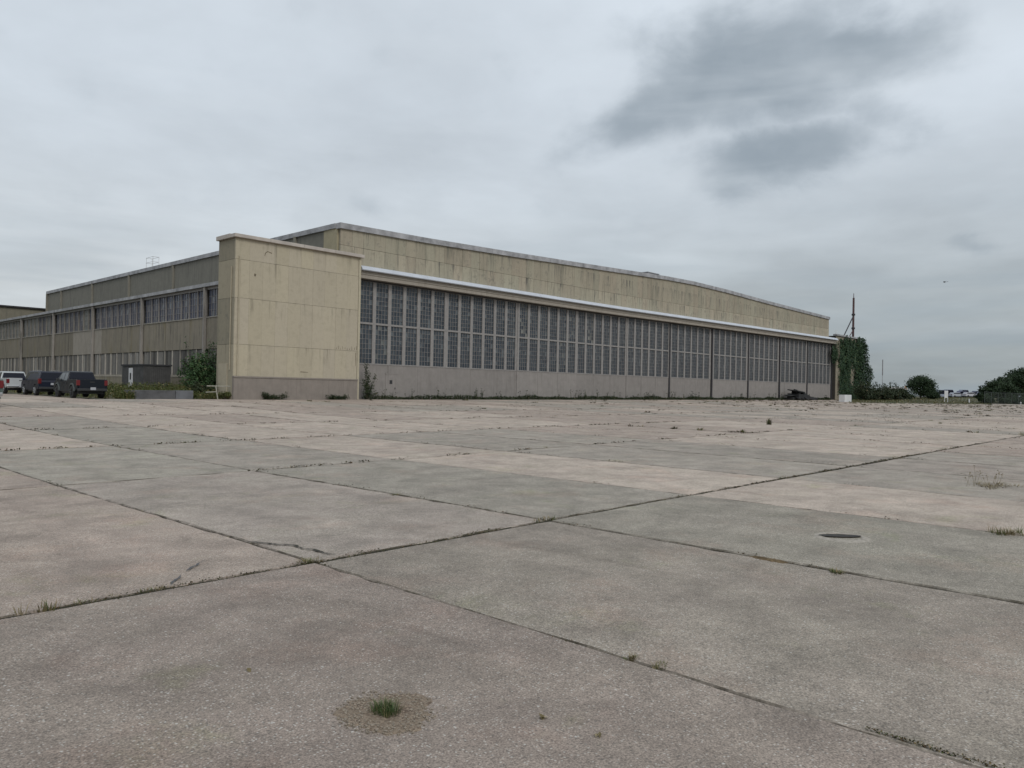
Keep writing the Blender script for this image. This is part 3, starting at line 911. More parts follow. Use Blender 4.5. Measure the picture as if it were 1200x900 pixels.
    for _ in range(520):
        a = r.uniform(0, 6.28); q = r.uniform(.09, .23) + abs(r.gauss(0, .025)); s = r.uniform(.0015, .0065)
        x_, y_ = math.cos(a) * q, math.sin(a) * q
        m_.hexa([(x_ + dx * s * r.uniform(.7, 1.2), y_ + dy * s * r.uniform(.6, 1.2), .007 + dz * s) for dz in (-.4, .9) for dx, dy in ((-1, -1), (1, -1), (1, 1), (-1, 1))])
    oo = m_.build('pebbles', simple('pebble', (0.24, 0.20, 0.155), .9, var=.5, scale=60), root, fix=False); oo['kind'] = 'stuff'
    m_ = MB()
    for q in range(13):
        a = r.uniform(0, 6.28); rr_ = .05 * math.sqrt(r.random())
        tuft(m_, math.cos(a) * rr_ * 1.2, math.sin(a) * rr_ * 1.2, .004, 26, .062, .05, .0036, r)
    o2 = m_.build('green_tuft', M_TUFTG, None, (px - .005, py, tz(px, py)), fix=False)
    setp(o2, 'fresh green grass tuft growing in the crumbled foreground hole', 'grass tuft')
    # a few fallen twigs / leaves in the foreground
    for (px, py, lab) in ((2.14, 4.0, 'tiny dark leaf lying on the foreground slab left of centre'), (2.9, 2.12, 'curled tan leaf lying near the lower middle of the foreground slab'), (2.86, 2.42, 'thin dry stalk lying on the foreground slab right of the green tuft')):
        m_ = MB()
        for q in range(3): leaf(m_, (r.uniform(-.01, .01), r.uniform(-.01, .01), .012), .045, r, (0, 0, 2))
        setp(m_.build('fallen_leaf', M_TUFTD, None, (px, py, tz(px, py)), fix=False), lab, 'leaf')


apron_details()

# ------------------------------------------------------------------ the hangar
YF = 55.0


def sx(x):  # the upper members rise a little toward the far end
    return 1 + max(0.0, (x - 75) / 73) * 0.055


def zz(x, z): return 1.6 + (z - 1.6) * sx(x) if z > 1.6 else z


hangar = empty('aircraft_hangar', (92, 55, 0.3), 'huge cream concrete hangar with a long wall of glazed sliding doors', 'hangar')
HL = Vector(hangar.location)


def hb(mb, name, mat, parent=None, **kw):
    """build in world coordinates under the hangar (or a part of it)"""
    p = parent or hangar
    off = Vector(p.location) + (HL if p is not hangar else Vector((0, 0, 0)))
    if p is hangar: off = HL
    mb.v = [(v[0] - off.x, v[1] - off.y, v[2] - off.z) for v in mb.v]
    return mb.build(name, mat, p, **kw)


roofpts = [(37.0, 15.35), (46.6, 15.55), (58.4, 15.93), (73.5, 16.49), (88.9, 17.08), (96, 17.22), (105.8, 17.14), (120.7, 16.80), (147.2, 16.38)]


def roofz(x):
    for (a, za), (b, zb) in zip(roofpts, roofpts[1:]):
        if x <= b: return za + (zb - za) * (x - a) / (b - a)
    return roofpts[-1][1]


def liptop(x): return zz(x, 12.12)


def build_hall():
    # roof deck and copings
    mb = MB(); pts = [(x, z - .10) for x, z in roofpts]
    mb.prism([(37.1, 12.6)] + [(max(37.1, x), z - .45) for x, z in pts] + [(147.1, 12.6)], YF + .25, 135, 'y')
    hb(mb, 'hall_core', M_BACK)
    mb = MB()
    mb.prism([(36.95, roofz(37) - .30)] + [(147.25, roofz(147.2) - .30)] + [(x, z - .18) for x, z in reversed(roofpts[1:-1])] and
             [(x, z - .42) for x, z in roofpts] + [(x, z - .2) for x, z in reversed(roofpts)], YF + .4, 134.9, 'y')
    hb(mb, 'roof', M_ROOF)
    # front coping, in lengths
    L = 0
    x = 36.85
    while x < 147.3:
        x2 = min(147.35, x + 9.2)
        mb = MB(); xs = [x] + [q for q, _ in roofpts if x < q < x2] + [x2]
        mb.prism([(q, roofz(q) - .36) for q in xs] + [(q, roofz(q) + .12) for q in reversed(xs)], YF - .18, YF + .5, 'y')
        hb(mb, 'coping', M_COPE); x = x2 + .02
    mb = MB()
    mb.box(36.78, 37.4, YF + .52, 135.2, 15.05, 15.47); hb(mb, 'coping', M_COPE)
    # front panels in two rows
    n = 93; x0, x1 = 37.02, 147.2; w = (x1 - x0) / n
    r = random.Random(3)
    for k in range(n):
        a, b = x0 + k * w + .007, x0 + (k + 1) * w - .007
        zm = zz(a, 13.62)
        for row in (0, 1):
            mb = MB(); dy = r.uniform(-.012, .012)
            if row == 0: za, zb, zc, zd = liptop(a) - .3, liptop(b) - .3, zm - .012, zm - .012
            else: za, zb, zc, zd = zm + .012, zm + .012, roofz(b) - .34, roofz(a) - .34
            mb.hexa([(a, YF + dy, za), (b, YF + dy, zb), (b, YF + .2, zb), (a, YF + .2, za), (a, YF + dy, zd), (b, YF + dy, zc), (b, YF + .2, zc), (a, YF + .2, zd)])
            s = r.uniform(.92, 1.07) * (1.04 if row == 0 else .93); g = r.uniform(.97, 1.03)
            hb(mb, 'wall_panel', M_BAND, color=(s, s * g, s * (g - .01)))
    # side wall above the annex: bays between pilasters
    ys = [55.3, 57.4, 62.0, 75.2, 88.3, 101.5, 114.8, 128.1, 135.0]
    for k, (a, b) in enumerate(zip(ys, ys[1:])):
        mb = MB(); mb.box(36.96 if k else 36.88, 37.25, a + .03, b - .03, 9.5, 15.14)
        s = r.uniform(.9, 1.06)
        c = (1.9, 1.75, 1.4) if k == 0 else (s, s, s)
        hb(mb, 'side_panel', M_GREYUP, color=c)
    for y in ys[2:]:
        mb = MB(); mb.box(36.74, 36.955, y - .17, y + .17, 9.5, 15.10); hb(mb, 'pilaster', M_GREYUP, color=(1.15, 1.13, 1.1))
    mb = MB(); mb.box(147.0, 147.3, YF + .21, 134.9, .3, roofz(147.2) - .5); hb(mb, 'end_wall', M_BAND)
    # small roof vent at the ridge
    mb = MB(); mb.box(85.6, 88.2, 55.8, 57.0, roofz(87) - .1, roofz(87) + .42); mb.box(85.5, 88.3, 55.7, 57.1, roofz(87) + .42, roofz(87) + .5)
    hb(mb, 'roof_vent', M_COPE)


build_hall()


def build_canopy():
    # fascia, track beam and metal lip above the doors (front at y = 54.2)
    k = 54.2 / 55
    xs = [38.6, 46, 54, 62, 70, 78, 86, 94, 102, 110, 118, 126, 134, 142, 149.4]
    for a, b in zip(xs, xs[1:]):
        mb = MB(); a_, b_ = a + .008, b - .008
        f = lambda x, z: 1.6 + (zz(x, z) - 1.6) * k
        # lip: rounded metal hood
        prof = [(54.0, 11.72), (53.96, 11.78), (54.06, 11.98), (54.26, 12.14), (54.98, 12.20), (54.98, 11.72)]
        P = [[(x, y, f(x, z)) for y, z in prof] for x in (a_, b_)]
        n = len(mb.v); m_ = len(prof); mb.v += P[0] + P[1]
        mb.f.append(tuple(range(n, n + m_))); mb.mi.append(0); mb.f.append(tuple(range(n + 2 * m_ - 1, n + m_ - 1, -1))); mb.mi.append(0)
        for i in range(m_):
            j = (i + 1) % m_; mb.f.append((n + i, n + j, n + m_ + j, n + m_ + i)); mb.mi.append(0)
        hb(mb, 'canopy_lip', M_LIP)
        mb = MB()
        mb.hexa([(a_, 54.28, f(a, 11.06)), (b_, 54.28, f(b, 11.06)), (b_, 54.9, f(b, 11.06)), (a_, 54.9, f(a, 11.06)), (a_, 54.28, f(a, 11.70)), (b_, 54.28, f(b, 11.70)), (b_, 54.9, f(b, 11.70)), (a_, 54.9, f(a, 11.70))])
        mb.hexa([(a_, 54.22, f(a, 11.40)), (b_, 54.22, f(b, 11.40)), (b_, 54.275, f(b, 11.40)), (a_, 54.275, f(a, 11.40)), (a_, 54.22, f(a, 11.46)), (b_, 54.22, f(b, 11.46)), (b_, 54.275, f(b, 11.46)), (a_, 54.275, f(a, 11.46))])
        hb(mb, 'fascia', M_FASC)
    mb = MB()
    for a, b in zip(xs, xs[1:]):
        mb.hexa([(a, 54.95, zz(a, 10.8)), (b, 54.95, zz(b, 10.8)), (b, 56.2, zz(b, 10.8)), (a, 56.2, zz(a, 10.8)), (a, 54.95, zz(a, 11.9)), (b, 54.95, zz(b, 11.9)), (b, 56.2, zz(b, 11.9)), (a, 56.2, zz(a, 11.9))])
    hb(mb, 'door_track', M_DARK)
    mb = MB(); mb.box(38.6, 149.3, 56.3, 56.6, .2, 11.0); hb(mb, 'inner_dark', M_BACK)


build_canopy()

Z_SILL, Z_MID0, Z_MID1, Z_TOP = 3.6, 7.03, 7.2, 10.78


def pane_mesh(w, h, nc, nr, seed):
    r = random.Random(seed); mb = MB(); cw, ch = w / nc, h / nr
    for i in range(nc):
        for j in range(nr):
            t1, t2 = r.uniform(-.012, .012), r.uniform(-.010, .010)
            x0, x1, z0, z1 = i * cw - w / 2, (i + 1) * cw - w / 2, j * ch, (j + 1) * ch
            mb.quad((x0, t1, z0), (x1, t2, z0), (x1, -t1, z1), (x0, -t2, z1))
    return mb.mesh('glass_panes')


def muntin_mesh(w, h, nc, nr, th=.027):
    mb = MB(); cw, ch = w / nc, h / nr
    for i in range(1, nc): x = i * cw - w / 2; mb.box(x - th / 2, x + th / 2, -.035, .0, .0, h)
    for j in range(1, nr):
        z = j * ch
        mb.box(-w / 2, w / 2, -.030, -.002, z - th / 2, z + th / 2)
    return mb.mesh('muntins')


def frame_obj(name, me, mat, parent, loc, scale=None, rot=None):
    o = link(name, me, mat, parent); o.location = loc
    if scale: o.scale = scale
    if rot: o.rotation_euler = rot
    return o


def build_doors():
    HU, HLo = Z_TOP - Z_MID1, Z_MID0 - Z_SILL
    lib = {}
    def get(kind, w, h, nc, nr):
        k = (kind, round(w, 3), round(h, 3))
        if k not in lib and kind == 'h':
            lib[k] = []
            for s_ in range(3):
                me = pane_mesh(w, h, nc, nr, 90 + s_); me.materials.append(M_PANE); me.materials.append(M_PANEG); me.materials.append(M_DARK)
                rr = random.Random(s_)
                for p in me.polygons: p.material_index = rr.choice([0, 0, 0, 0, 1])
                lib[k].append(me)
        if k not in lib:
            lib[k] = [pane_mesh(w, h, nc, nr, s) for s in range(6)] if kind == 'g' else muntin_mesh(w, h, nc, nr)
        return lib[k]
    PG = []
    leaves = []
    xl = [38.9, 49.3, 59.5, 69.7, 79.9, 90.0]
    for a, b in zip(xl, xl[1:]): leaves.append((a, b, 0))
    xr = [90.1 + 11.75 * k for k in range(6)]
    for a, b in zip(xr, xr[1:]): leaves.append((a + .16, b - .16, 1))
    r = random.Random(21)
    for li, (a, b, right) in enumerate(leaves):
        y0 = YF + (0.0 if (li % 2 == 0) else .06) + (.03 if right else 0)
        zb = tz((a + b) / 2, YF) + .02
        s = sx((a + b) / 2)
        zf = lambda z: 1.6 + (z - 1.6) * s
        leafo = bpy.data.objects.new('door_leaf', None)
        mb = MB(); mb.box(a, b, y0, y0 + .25, zb, zf(Z_SILL) - .10)
        mb.v = [(v[0] - a - HL.x, v[1] - y0 - HL.y, v[2] - HL.z) for v in mb.v]
        # lower sheet as the leaf itself
        mb.v = [(v[0] + HL.x, v[1] + HL.y, v[2] + HL.z) for v in mb.v]
        bpy.data.objects.remove(leafo)
        leafo = mb.build('door_leaf', M_DOOR, hangar, (a - HL.x, y0 - HL.y, -HL.z), bevel=.012)
        k = r.uniform(.95, 1.05); leafo.color = (k, k, k, 1)
        if li == 0: leafo['label'] = 'leaf beside the pier with a small entry door cut in it'
        W_ = b - a
        nwin = 6
        edge = .10 if not right else .34
        pitch = (W_ - 2 * edge) / nwin; mw = .36 if not right else .34
        win = pitch - mw
        def part(name, mb_, mat): return mb_.build(name, mat, leafo)
        # rails
        for z0, z1, d in ((Z_SILL - .105, Z_SILL, .035), (Z_MID0, Z_MID1, .02), (Z_TOP, Z_TOP + .25, .03)):
            m_ = MB(); m_.box(0, W_, -d, .22, zf(z0), zf(z1)); part('rail', m_, M_TRIM)
        # stiles and mullions
        xsm = [(0, edge + mw / 2)] + [(edge + pitch * q - mw / 2, edge + pitch * q + mw / 2) for q in range(1, nwin)] + [(W_ - edge - mw / 2, W_)]
        for (p, q) in xsm:
            m_ = MB(); m_.box(p, q, -.012, .21, zf(Z_SILL) + .001, zf(Z_MID0) - .001); m_.box(p, q, -.012, .21, zf(Z_MID1) + .001, zf(Z_TOP) - .001)
            part('mullion', m_, M_TRIM)
        for q in range(nwin):
            cx = edge + pitch * (q + .5)
            for (z0, hh, nr) in ((Z_SILL, HLo, 8), (Z_MID1, HU, 9)):
                PG = get('h', win + .02, hh, 4, nr); g = r.choice(get('g', win + .02, hh, 4, nr)); mu = get('m', win + .02, hh, 4, nr)
                frame_obj('window_pane', g if r.random() < .965 else r.choice(PG), M_PANE, leafo, (cx, .10, zf(z0)), (1, 1, s))
                frame_obj('muntin_grid', mu, M_TRIM, leafo, (cx, .088, zf(z0)), (1, 1, s))
        if li == 0:   # entry door
            m_ = MB(); m_.box(3.2, 4.42, -.03, -.002, zb + .12, 2.70); m_.box(3.12, 4.5, -.05, -.031, 2.70, 2.80, 0)
            m_.box(3.62, 3.92, -.045, -.031, 1.82, 2.16, 1)
            m_.box(4.2, 4.27, -.07, -.031, 1.35, 1.5, 1)
            o = m_.build('entry_door', [M_DOOR, M_PLAST], leafo); o['label'] = 'narrow flush entry door with one small dark window'
        if not right:
            for q in range(1, 3):
                m_ = MB(); xx = W_ * q / 3; m_.box(xx - .02, xx + .02, -.018, -.001, zb + .02, zf(Z_SILL) - .11); part('seam_strip', m_, M_DOOR)
    # dark posts between the far leaves
    for x in [90.05] + xr[1:]:
        mb = MB(); zt = zz(x, 11.05)
        mb.box(x - .15, x + .15, YF - .10, YF + .4, tz(x, YF), zt); hb(mb, 'guide_post', M_DARK)
    mb = MB(); mb.box(38.6, 149.2, 54.6, 55.4, -.1, .0)
    mb.v = [(v[0], v[1], v[2] + tz(v[0], YF) + .04) for v in mb.v]
    hb(mb, 'door_sill', M_PLINTH)


build_doors()


def build_pier():
    X0, X1, Y0, Y1 = 27.15, 38.45, 54.0, 56.7
    ZT = 12.55; ZP = 2.03
    r = random.Random(8)
    mb = MB(); mb.box(X0 + .12, X1 - .05, Y0 + .12, Y1 - .01, .1, ZT - .05); mb.box(X0 + 1.6, X1 - .05, Y1, Y1 + 2.5, .1, ZT - .06); hb(mb, 'pier_core', M_BACK)
    mb = MB(); mb.box(X0 + 1.5, X1 - .05, Y1 + .001, Y1 + .1, 9.4, ZT - .03); hb(mb, 'pier_back', M_CREAM)
    zr = [ZP + .12, 4.55, 8.05, 10.95, ZT]
    n = 10; w = (X1 - .22 - (X0 + .02)) / n
    for j, (z0, z1) in enumerate(zip(zr, zr[1:])):
        for k in range(n):
            a = X0 + .02 + k * w
            mb = MB(); dy = r.uniform(-.006, .006)
            mb.box(a + .0035, a + w - .0035, Y0 + dy, Y0 + .118, z0 + .009, z1 - .009)
            s = r.uniform(.96, 1.04); hb(mb, 'pier_panel', M_CREAM, color=(s, s, s * r.uniform(.97, 1.02)))
    # edge trim at right corner
    mb = MB(); mb.box(X1 - .195, X1 + .02, Y0 - .03, Y0 + .3, .42, ZT - .01); hb(mb, 'corner_trim', M_CREAM, color=(1.04, 1.05, 1.02))
    # left return: four panels and lower corner block
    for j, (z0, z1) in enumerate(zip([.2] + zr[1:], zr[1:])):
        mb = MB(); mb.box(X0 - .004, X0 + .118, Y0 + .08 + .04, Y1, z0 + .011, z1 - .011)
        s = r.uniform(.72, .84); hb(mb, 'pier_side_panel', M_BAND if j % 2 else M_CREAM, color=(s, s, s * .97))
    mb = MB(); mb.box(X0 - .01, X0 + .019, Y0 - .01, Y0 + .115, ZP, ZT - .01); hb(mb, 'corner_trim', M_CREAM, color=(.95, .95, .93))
    # plinth
    mb = MB(); mb.box(X0 - .02, X1 - .2, Y0 - .16, Y0 + .11, tz(X0, Y0) - .1, ZP); hb(mb, 'plinth', M_PLINTH, bevel=.02)
    mb = MB(); mb.box(X0 - .04, X1 - .18, Y0 - .20, Y0 + .10, ZP + .002, ZP + .125); hb(mb, 'plinth_cap', M_PLINTH, bevel=.02)
    # coping
    for k in range(4):
        a = X0 - .22 + (X1 - X0 + .44) / 4 * k
        mb = MB(); mb.box(a + .006, a + (X1 - X0 + .44) / 4 - .006, Y0 - .25, Y0 + .55, ZT + .002, ZT + .27); hb(mb, 'pier_coping', M_COPEP, bevel=.03)
    mb = MB(); mb.box(X0 - .215, X0 + .4, Y0 + .56, Y1 + .1, ZT + .002, ZT + .33); hb(mb, 'pier_coping', M_COPEP, bevel=.03)
    mb = MB(); mb.box(X0 + .1, X1, Y0 + .3, Y1 + .02, ZT - .04, ZT + .05); hb(mb, 'pier_roof', M_ROOF)
    # conduits on the left corner
    for dx, z0, z1, rr in ((.30, 2.15, 11.2, .055), (-.06, 2.6, 10.4, .04)):
        mb = MB()
        if dx > 0: mb.tube((X0 + dx, Y0 - .06, z0), (X0 + dx, Y0 - .06, z1), rr, seg=8)
        else: mb.tube((X0 - .06, Y0 + .5, z0), (X0 - .06, Y0 + .5, z1), rr, seg=8)
        hb(mb, 'conduit', M_CREAM, color=(.92, .92, .9))
    # blocked hatch on the return, bottom left
    mb = MB(); mb.box(X0 - .06, X0 - .006, Y0 + .9, Y0 + 2.3, .3, 3.1); hb(mb, 'blocked_hatch', M_CREAM, color=(.98, .97, .95))
    # dark scuff marks high on the wall and the rusted smears near the right edge
    sc = simple('rust_smear', (0.13, 0.105, 0.07), .9, var=.3)
    def scuff(pts, wid):
        m_ = MB()
        for (a, b_) in zip(pts, pts[1:]):
            dx, dz = b_[0] - a[0], b_[1] - a[1]; L = math.hypot(dx, dz) or 1; nx, nz_ = -dz / L * wid, dx / L * wid
            m_.quad((a[0] - nx, Y0 - .011, a[1] - nz_), (b_[0] - nx * .6, Y0 - .011, b_[1] - nz_ * .6), (b_[0] + nx * .6, Y0 - .011, b_[1] + nz_ * .6), (a[0] + nx, Y0 - .011, a[1] + nz_))
        hb(m_, 'scuff_mark', sc, fix=False)
    scuff([(30.1, 11.75), (29.75, 11.85), (29.55, 11.7), (29.5, 11.45)], .035)
    scuff([(28.75, 10.0), (28.72, 9.8)], .09)
    x = 36.15
    for k in range(10):
        h = r.uniform(.12, .34); z0 = 4.62 + r.uniform(-.05, .05)
        scuff([(x, z0), (x + r.uniform(-.04, .06), z0 + h)], r.uniform(.012, .03)); x += r.uniform(.16, .26)
    scuff([(38.1, 4.4), (38.1, 3.3)], .025)
    scuff([(32.8, 2.62), (33.5, 2.6)], .03)


build_pier()


def build_annex():
    X = 28.5; Y0, Y1 = 56.8, 127.8
    r = random.Random(5)
    mb = MB(); mb.box(X + .22, 36.9, Y0, Y1, .2, 9.5); hb(mb, 'annex_core', M_BACK)
    mb = MB(); mb.box(X + .1, 36.93, Y0, Y1, 9.52, 9.66); hb(mb, 'annex_roof', M_ROOF)
    cols_ = [48.35, 61.55, 74.7, 87.9, 101.1, 114.3, 127.5]
    rot = (0, 0, -math.pi / 2)
    for bi, (a, b) in enumerate(zip(cols_, cols_[1:])):
        c0 = max(a, Y0)
        # gutter & head
        mb = MB(); mb.box(X - .30, X + .2, c0 + .004, b - .004, 9.52, 9.80); hb(mb, 'gutter', M_COPE)
        mb = MB(); mb.box(X - .02, X + .2, c0 + .004, b - .004, 9.30, 9.515); hb(mb, 'head_beam', M_TRIM)
        # precast band
        segs = [(c0 + .02, b - .02, None)]
        if bi == 2: segs = [(c0 + .02, c0 + 1.6, 'p'), (c0 + 1.62, b - .02, None)] if False else [(c0 + .02, b - .02, None)]
        if bi == 1: segs = [(c0 + .02, c0 + 11.3, None), (c0 + 11.33, b - .02, 'p')]
        if bi == 2: segs = [(c0 + .02, b - .02, None)]
        if bi == 1: segs = [(c0 + .02, b - .02, None)]
        # repainted pale panel spans the column at 87.9
        if bi == 2: segs = [(c0 + .02, c0 + 10.9, None), (c0 + 10.93, b - .02, 'p')]
        if bi == 3: segs = [(c0 + .02, c0 + 6.6, 'p'), (c0 + 6.63, b - .02, None)]
        for (p, q, kind) in segs:
            mb = MB(); mb.box(X, X + .2, p, q, 4.42, 6.98)
            s = r.uniform(.88, 1.12)
            if kind: o = hb(mb, 'band_panel', M_FASC, color=(1, 1, 1)); o['label'] = 'pinkish repainted panel in the stained wall band'
            else: hb(mb, 'band_panel', M_GREY, color=(s * 1.08, s * 1.03, s * .96))
        mb = MB(); mb.box(X - .06, X + .2, c0 + .01, b - .01, 6.985, 7.06); hb(mb, 'window_sill', M_PALE, color=(1.5, 1.5, 1.5))
        mb = MB(); mb.box(X - .03, X + .2, c0 + .01, b - .01, 2.05, 2.24); hb(mb, 'window_sill', M_PALE, color=(1.6, 1.55, 1.45))
        mb = MB(); mb.box(X, X + .2, c0 + .01, b - .01, .1, 2.045); hb(mb, 'base_wall', M_GREY, color=(1.2, 1.15, 1.05))
        # windows
        nw = 8; w = 12.8 / nw; ww = w - .09
        pm = [pane_mesh(ww, 2.22, 3, 4, 40 + q) for q in range(3)]; mm = muntin_mesh(ww, 2.22, 3, 4, .03)
        lm = [pane_mesh(ww, 2.10, 3, 3, 60 + q) for q in range(3)]; ml = muntin_mesh(ww, 2.10, 3, 1, .10)
        for k in range(nw):
            cy = b - .2 - w * (k + .5)
            if cy < Y0 + .5: continue
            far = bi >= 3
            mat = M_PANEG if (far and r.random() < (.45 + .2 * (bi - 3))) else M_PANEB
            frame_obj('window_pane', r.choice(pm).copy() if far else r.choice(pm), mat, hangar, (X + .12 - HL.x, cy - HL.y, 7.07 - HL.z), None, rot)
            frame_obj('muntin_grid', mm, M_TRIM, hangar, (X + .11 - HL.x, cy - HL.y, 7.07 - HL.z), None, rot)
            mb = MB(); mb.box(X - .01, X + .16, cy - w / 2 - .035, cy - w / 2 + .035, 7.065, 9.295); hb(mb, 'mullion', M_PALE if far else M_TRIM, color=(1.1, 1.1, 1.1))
            # lower row: boarded lights
            for q in range(3):
                p0 = cy - w / 2 + .06 + q * (w - .1) / 3; p1 = p0 + (w - .1) / 3 - .03
                s = r.choice([.55, .75, .9, 1.0, 1.1, 1.6 if r.random() < .5 else 1.0])
                if bi < 2: s *= .72
                mb = MB(); d = r.uniform(0, .04); mb.box(X + .05 + d, X + .14, p0, p1, 2.25, 4.37)
                hb(mb, 'boarded_light', M_PALE, color=(s * .82, s * .83, s * .86))
            mb = MB(); s = r.choice([1.0, 1.3, 1.8]); mb.box(X - .01, X + .16, cy - w / 2 - .05, cy - w / 2 + .04, 2.25, 4.40); hb(mb, 'mullion', M_PALE, color=(s, s, s))
    for y in cols_[1:]:
        mb = MB(); mb.box(X - .26, X - .035, y - .11, y + .11, .3, 9.5); hb(mb, 'pilaster', M_GREY, color=(1.35, 1.35, 1.45))
    # roof access rails seen above the roof edge
    mb = MB()
    for yy in (94.2, 96.2):
        for xx in (36.9, 37.6):
            mb.tube((xx, yy, 15.3), (xx, yy, 16.75), .028, seg=5)
        mb.tube((36.9, yy, 16.7), (37.6, yy, 16.7), .024, seg=5); mb.tube((36.9, yy, 16.1), (37.6, yy, 16.1), .024, seg=5)
    for xx in (36.9, 37.6): mb.tube((xx, 94.2, 16.7), (xx, 96.2, 16.7), .024, seg=5); mb.tube((xx, 94.2, 16.1), (xx, 96.2, 16.1), .024, seg=5)
    hb(mb, 'roof_railing', M_WHITE)


build_annex()

# far left: the wing behind
wing = empty('rear_wing', (20, 150, .4), 'lower plain concrete wing behind the left end of the hangar', 'building')
for k in range(9):
    mb = MB(); x0 = -50 + k * 10 - 20; mb.box(x0 + .02, x0 + 9.98, -10, -9.7, 0, 12.55); o = mb.build('wall_panel', M_GREYUP, wing); s = rnd.uniform(.95, 1.1); o.color = (s * 1.1, s * 1.05, s * .95, 1)
mb = MB(); mb.box(-70, 20, -9.6, 30, 0, 12.5); mb.build('wing_core', M_BACK, wing)
mb = MB(); mb.prism([(-70.3, 12.56), (20.3, 12.56), (20.3, 12.78), (-70.3, 12.88)], -10.3, -9.5, 'y'); mb.build('coping', M_DARK, wing)


# ------------------------------------------------------------------ right tower, ivy, mast
tower = empty('ivy_tower', (156.5, 56, .6), 'square concrete pier at the far end of the doors, mostly under ivy', 'building')
TL = Vector(tower.location)
def tb(mb, name, mat, **kw):
    mb.v = [(v[0] - TL.x, v[1] - TL.y, v[2] - TL.z) for v in mb.v]; return mb.build(name, mat, tower, **kw)
mb = MB(); mb.box(149.75, 163.4, 54.62, 58.5, .3, 13.1); tb(mb, 'core', M_BACK)
for k in range(10):
    for j, (z0, z1) in enumerate(((.3, 4.4), (4.4, 8.2), (8.2, 13.05))):
        mb = MB(); a = 149.7 + k * 1.37; mb.box(a + .01, a + 1.36, 54.5 + rnd.uniform(-.01, .01), 54.6, z0 + .01, z1 - .01); s = rnd.uniform(.92, 1.05)
        tb(mb, 'wall_panel', M_BAND, color=(s * .8, s * .78, s * .76))
mb = MB(); mb.box(149.4, 163.7, 54.25, 55, 13.1, 13.4); tb(mb, 'coping', M_COPE)


def ivy():
    r = random.Random(17); mb = MB()
    def right(z):  # right outline of the growth (x), by height
        pts = [(.3, 172), (2.2, 171), (3.0, 167.8), (4.2, 167.5), (5.5, 168.3), (7.0, 168.0), (8.2, 165.8), (10, 164.8), (12, 164.9), (13.2, 164.4), (14, 163)]
        for (a, xa), (b, xb) in zip(pts, pts[1:]):
            if z <= b: return xa + (xb - xa) * (z - a) / (b - a)
        return 163
    n = 0
    while n < 19000:
        z = r.uniform(.5, 13.5); R = right(z)
        x = r.uniform(150.6, R + .4)
        bare = ((x - 158.4) / 1.9) ** 2 + ((z - 5.6) / 2.9) ** 2
        if bare < .75 + .5 * math.sin(x * 4.1 + z * 2.3) * math.sin(z * 3.3) + r.uniform(-.3, .2) and r.random() < .93: continue
        if x < 151.4 + r.random() * 1.2 and r.random() < .55: continue
        if z > 12.7 and x < 157 and r.random() < .8: continue
        thick = .25 + .6 * sm((x - 160) / 4)
        y = 54.45 - r.random() * thick + (0 if x < 163.4 else r.uniform(0, 3.2) * min(1, (R - x + .3) / 1.5))
        lump = math.sin(x * 1.3 + math.sin(z)) * math.sin(z * 1.1 + x * .4)
        if lump < -.8 and r.random() < .4: continue
        if z > 12.9 + .5 * math.sin(x * .9) + .4 * math.sin(x * 2.7): continue
        if x < 151.3 + .6 * math.sin(z * 1.3) and r.random() < .7: continue
        y -= .3 * max(0, lump)
        leaf(mb, (x, y, z + r.uniform(-.1, .1)), .34, r, (-.2, -1, .35)); n += 1
    for q in range(16):   # trailing shoots
        x0_ = r.uniform(151, 166); z0_ = r.uniform(3, 13); L_ = r.uniform(.6, 1.8)
        for k in range(20): leaf(mb, (x0_ + r.gauss(0, .08) + (L_ * .3 * k / 20), 54.0 - r.random() * .5, z0_ - L_ * k / 20), .28, r, (0, -1, .3))
    for _ in range(3800):
        z = r.uniform(.5, 12.6); x = right(z) - abs(r.gauss(0, 1.3)) + .2
        leaf(mb, (x, 54.6 + r.uniform(-1, 1.6), z + r.uniform(-.1, .1)), .34, r, (.3, -.8, .35))
    for _ in range(700):   # strands over the last door leaf
        x = r.uniform(147.2, 150.2); z = r.gauss(9.6, .9)
        leaf(mb, (x, 54.4 - r.random() * .2, z), .3, r, (0, -1, .3))
    o = mb.build('ivy', M_IVY, None, fix=False)
    setp(o, 'dense dark green ivy climbing over the far end pier', 'ivy')
ivy()

mast = empty('roof_mast', (166.1, 57, .6), 'tall rusty brown pole with diagonal stays rising behind the ivy', 'pole')
mr = simple('rusty_pole', (0.085, 0.045, 0.045), .8, var=.3, scale=2)
mb = MB(); mb.tube((0, 0, 0), (0, 0, 21.6), .26, .20, 10); mb.tube((0, 0, 21.6), (0, 0, 22.6), .08, .05, 6); mb.build('pole', mr, mast)
mb = MB()
for z in (9.0, 15.0, 17.9): mb.tube((0, 0, z), (0, 0, z + .35), .36, .36, 10)
mb.build('collar', M_DARK, mast)
mb = MB(); mb.tube((-6.6, -.2, 12.6), (0, 0, 17.8), .12, .12, 6); mb.build('stay', M_DARK, mast)
mb = MB(); mb.tube((-3.2, 0, 12.6), (0, 0, 14.8), .09, .09, 6); mb.build('stay', mr, mast)

# antenna on the tower roof
mb = MB(); mb.tube((0, 0, 0), (0, 0, 1.1), .04, seg=5)
for z in (.5, .8, 1.05): mb.tube((-.6, 0, z), (.6, 0, z), .03, seg=4)
setp(mb.build('roof_aerial', M_WHITE, None, (153.6, 56, 13.4)), 'small pale aerial standing on the roof of the ivy pier', 'aerial')


# ------------------------------------------------------------------ vehicles
def paint(name, c, rough=.3):
    mt = simple(name, c, .42, 0.0, var=.06, scale=.8, coat=.12, spec=.22); return mt


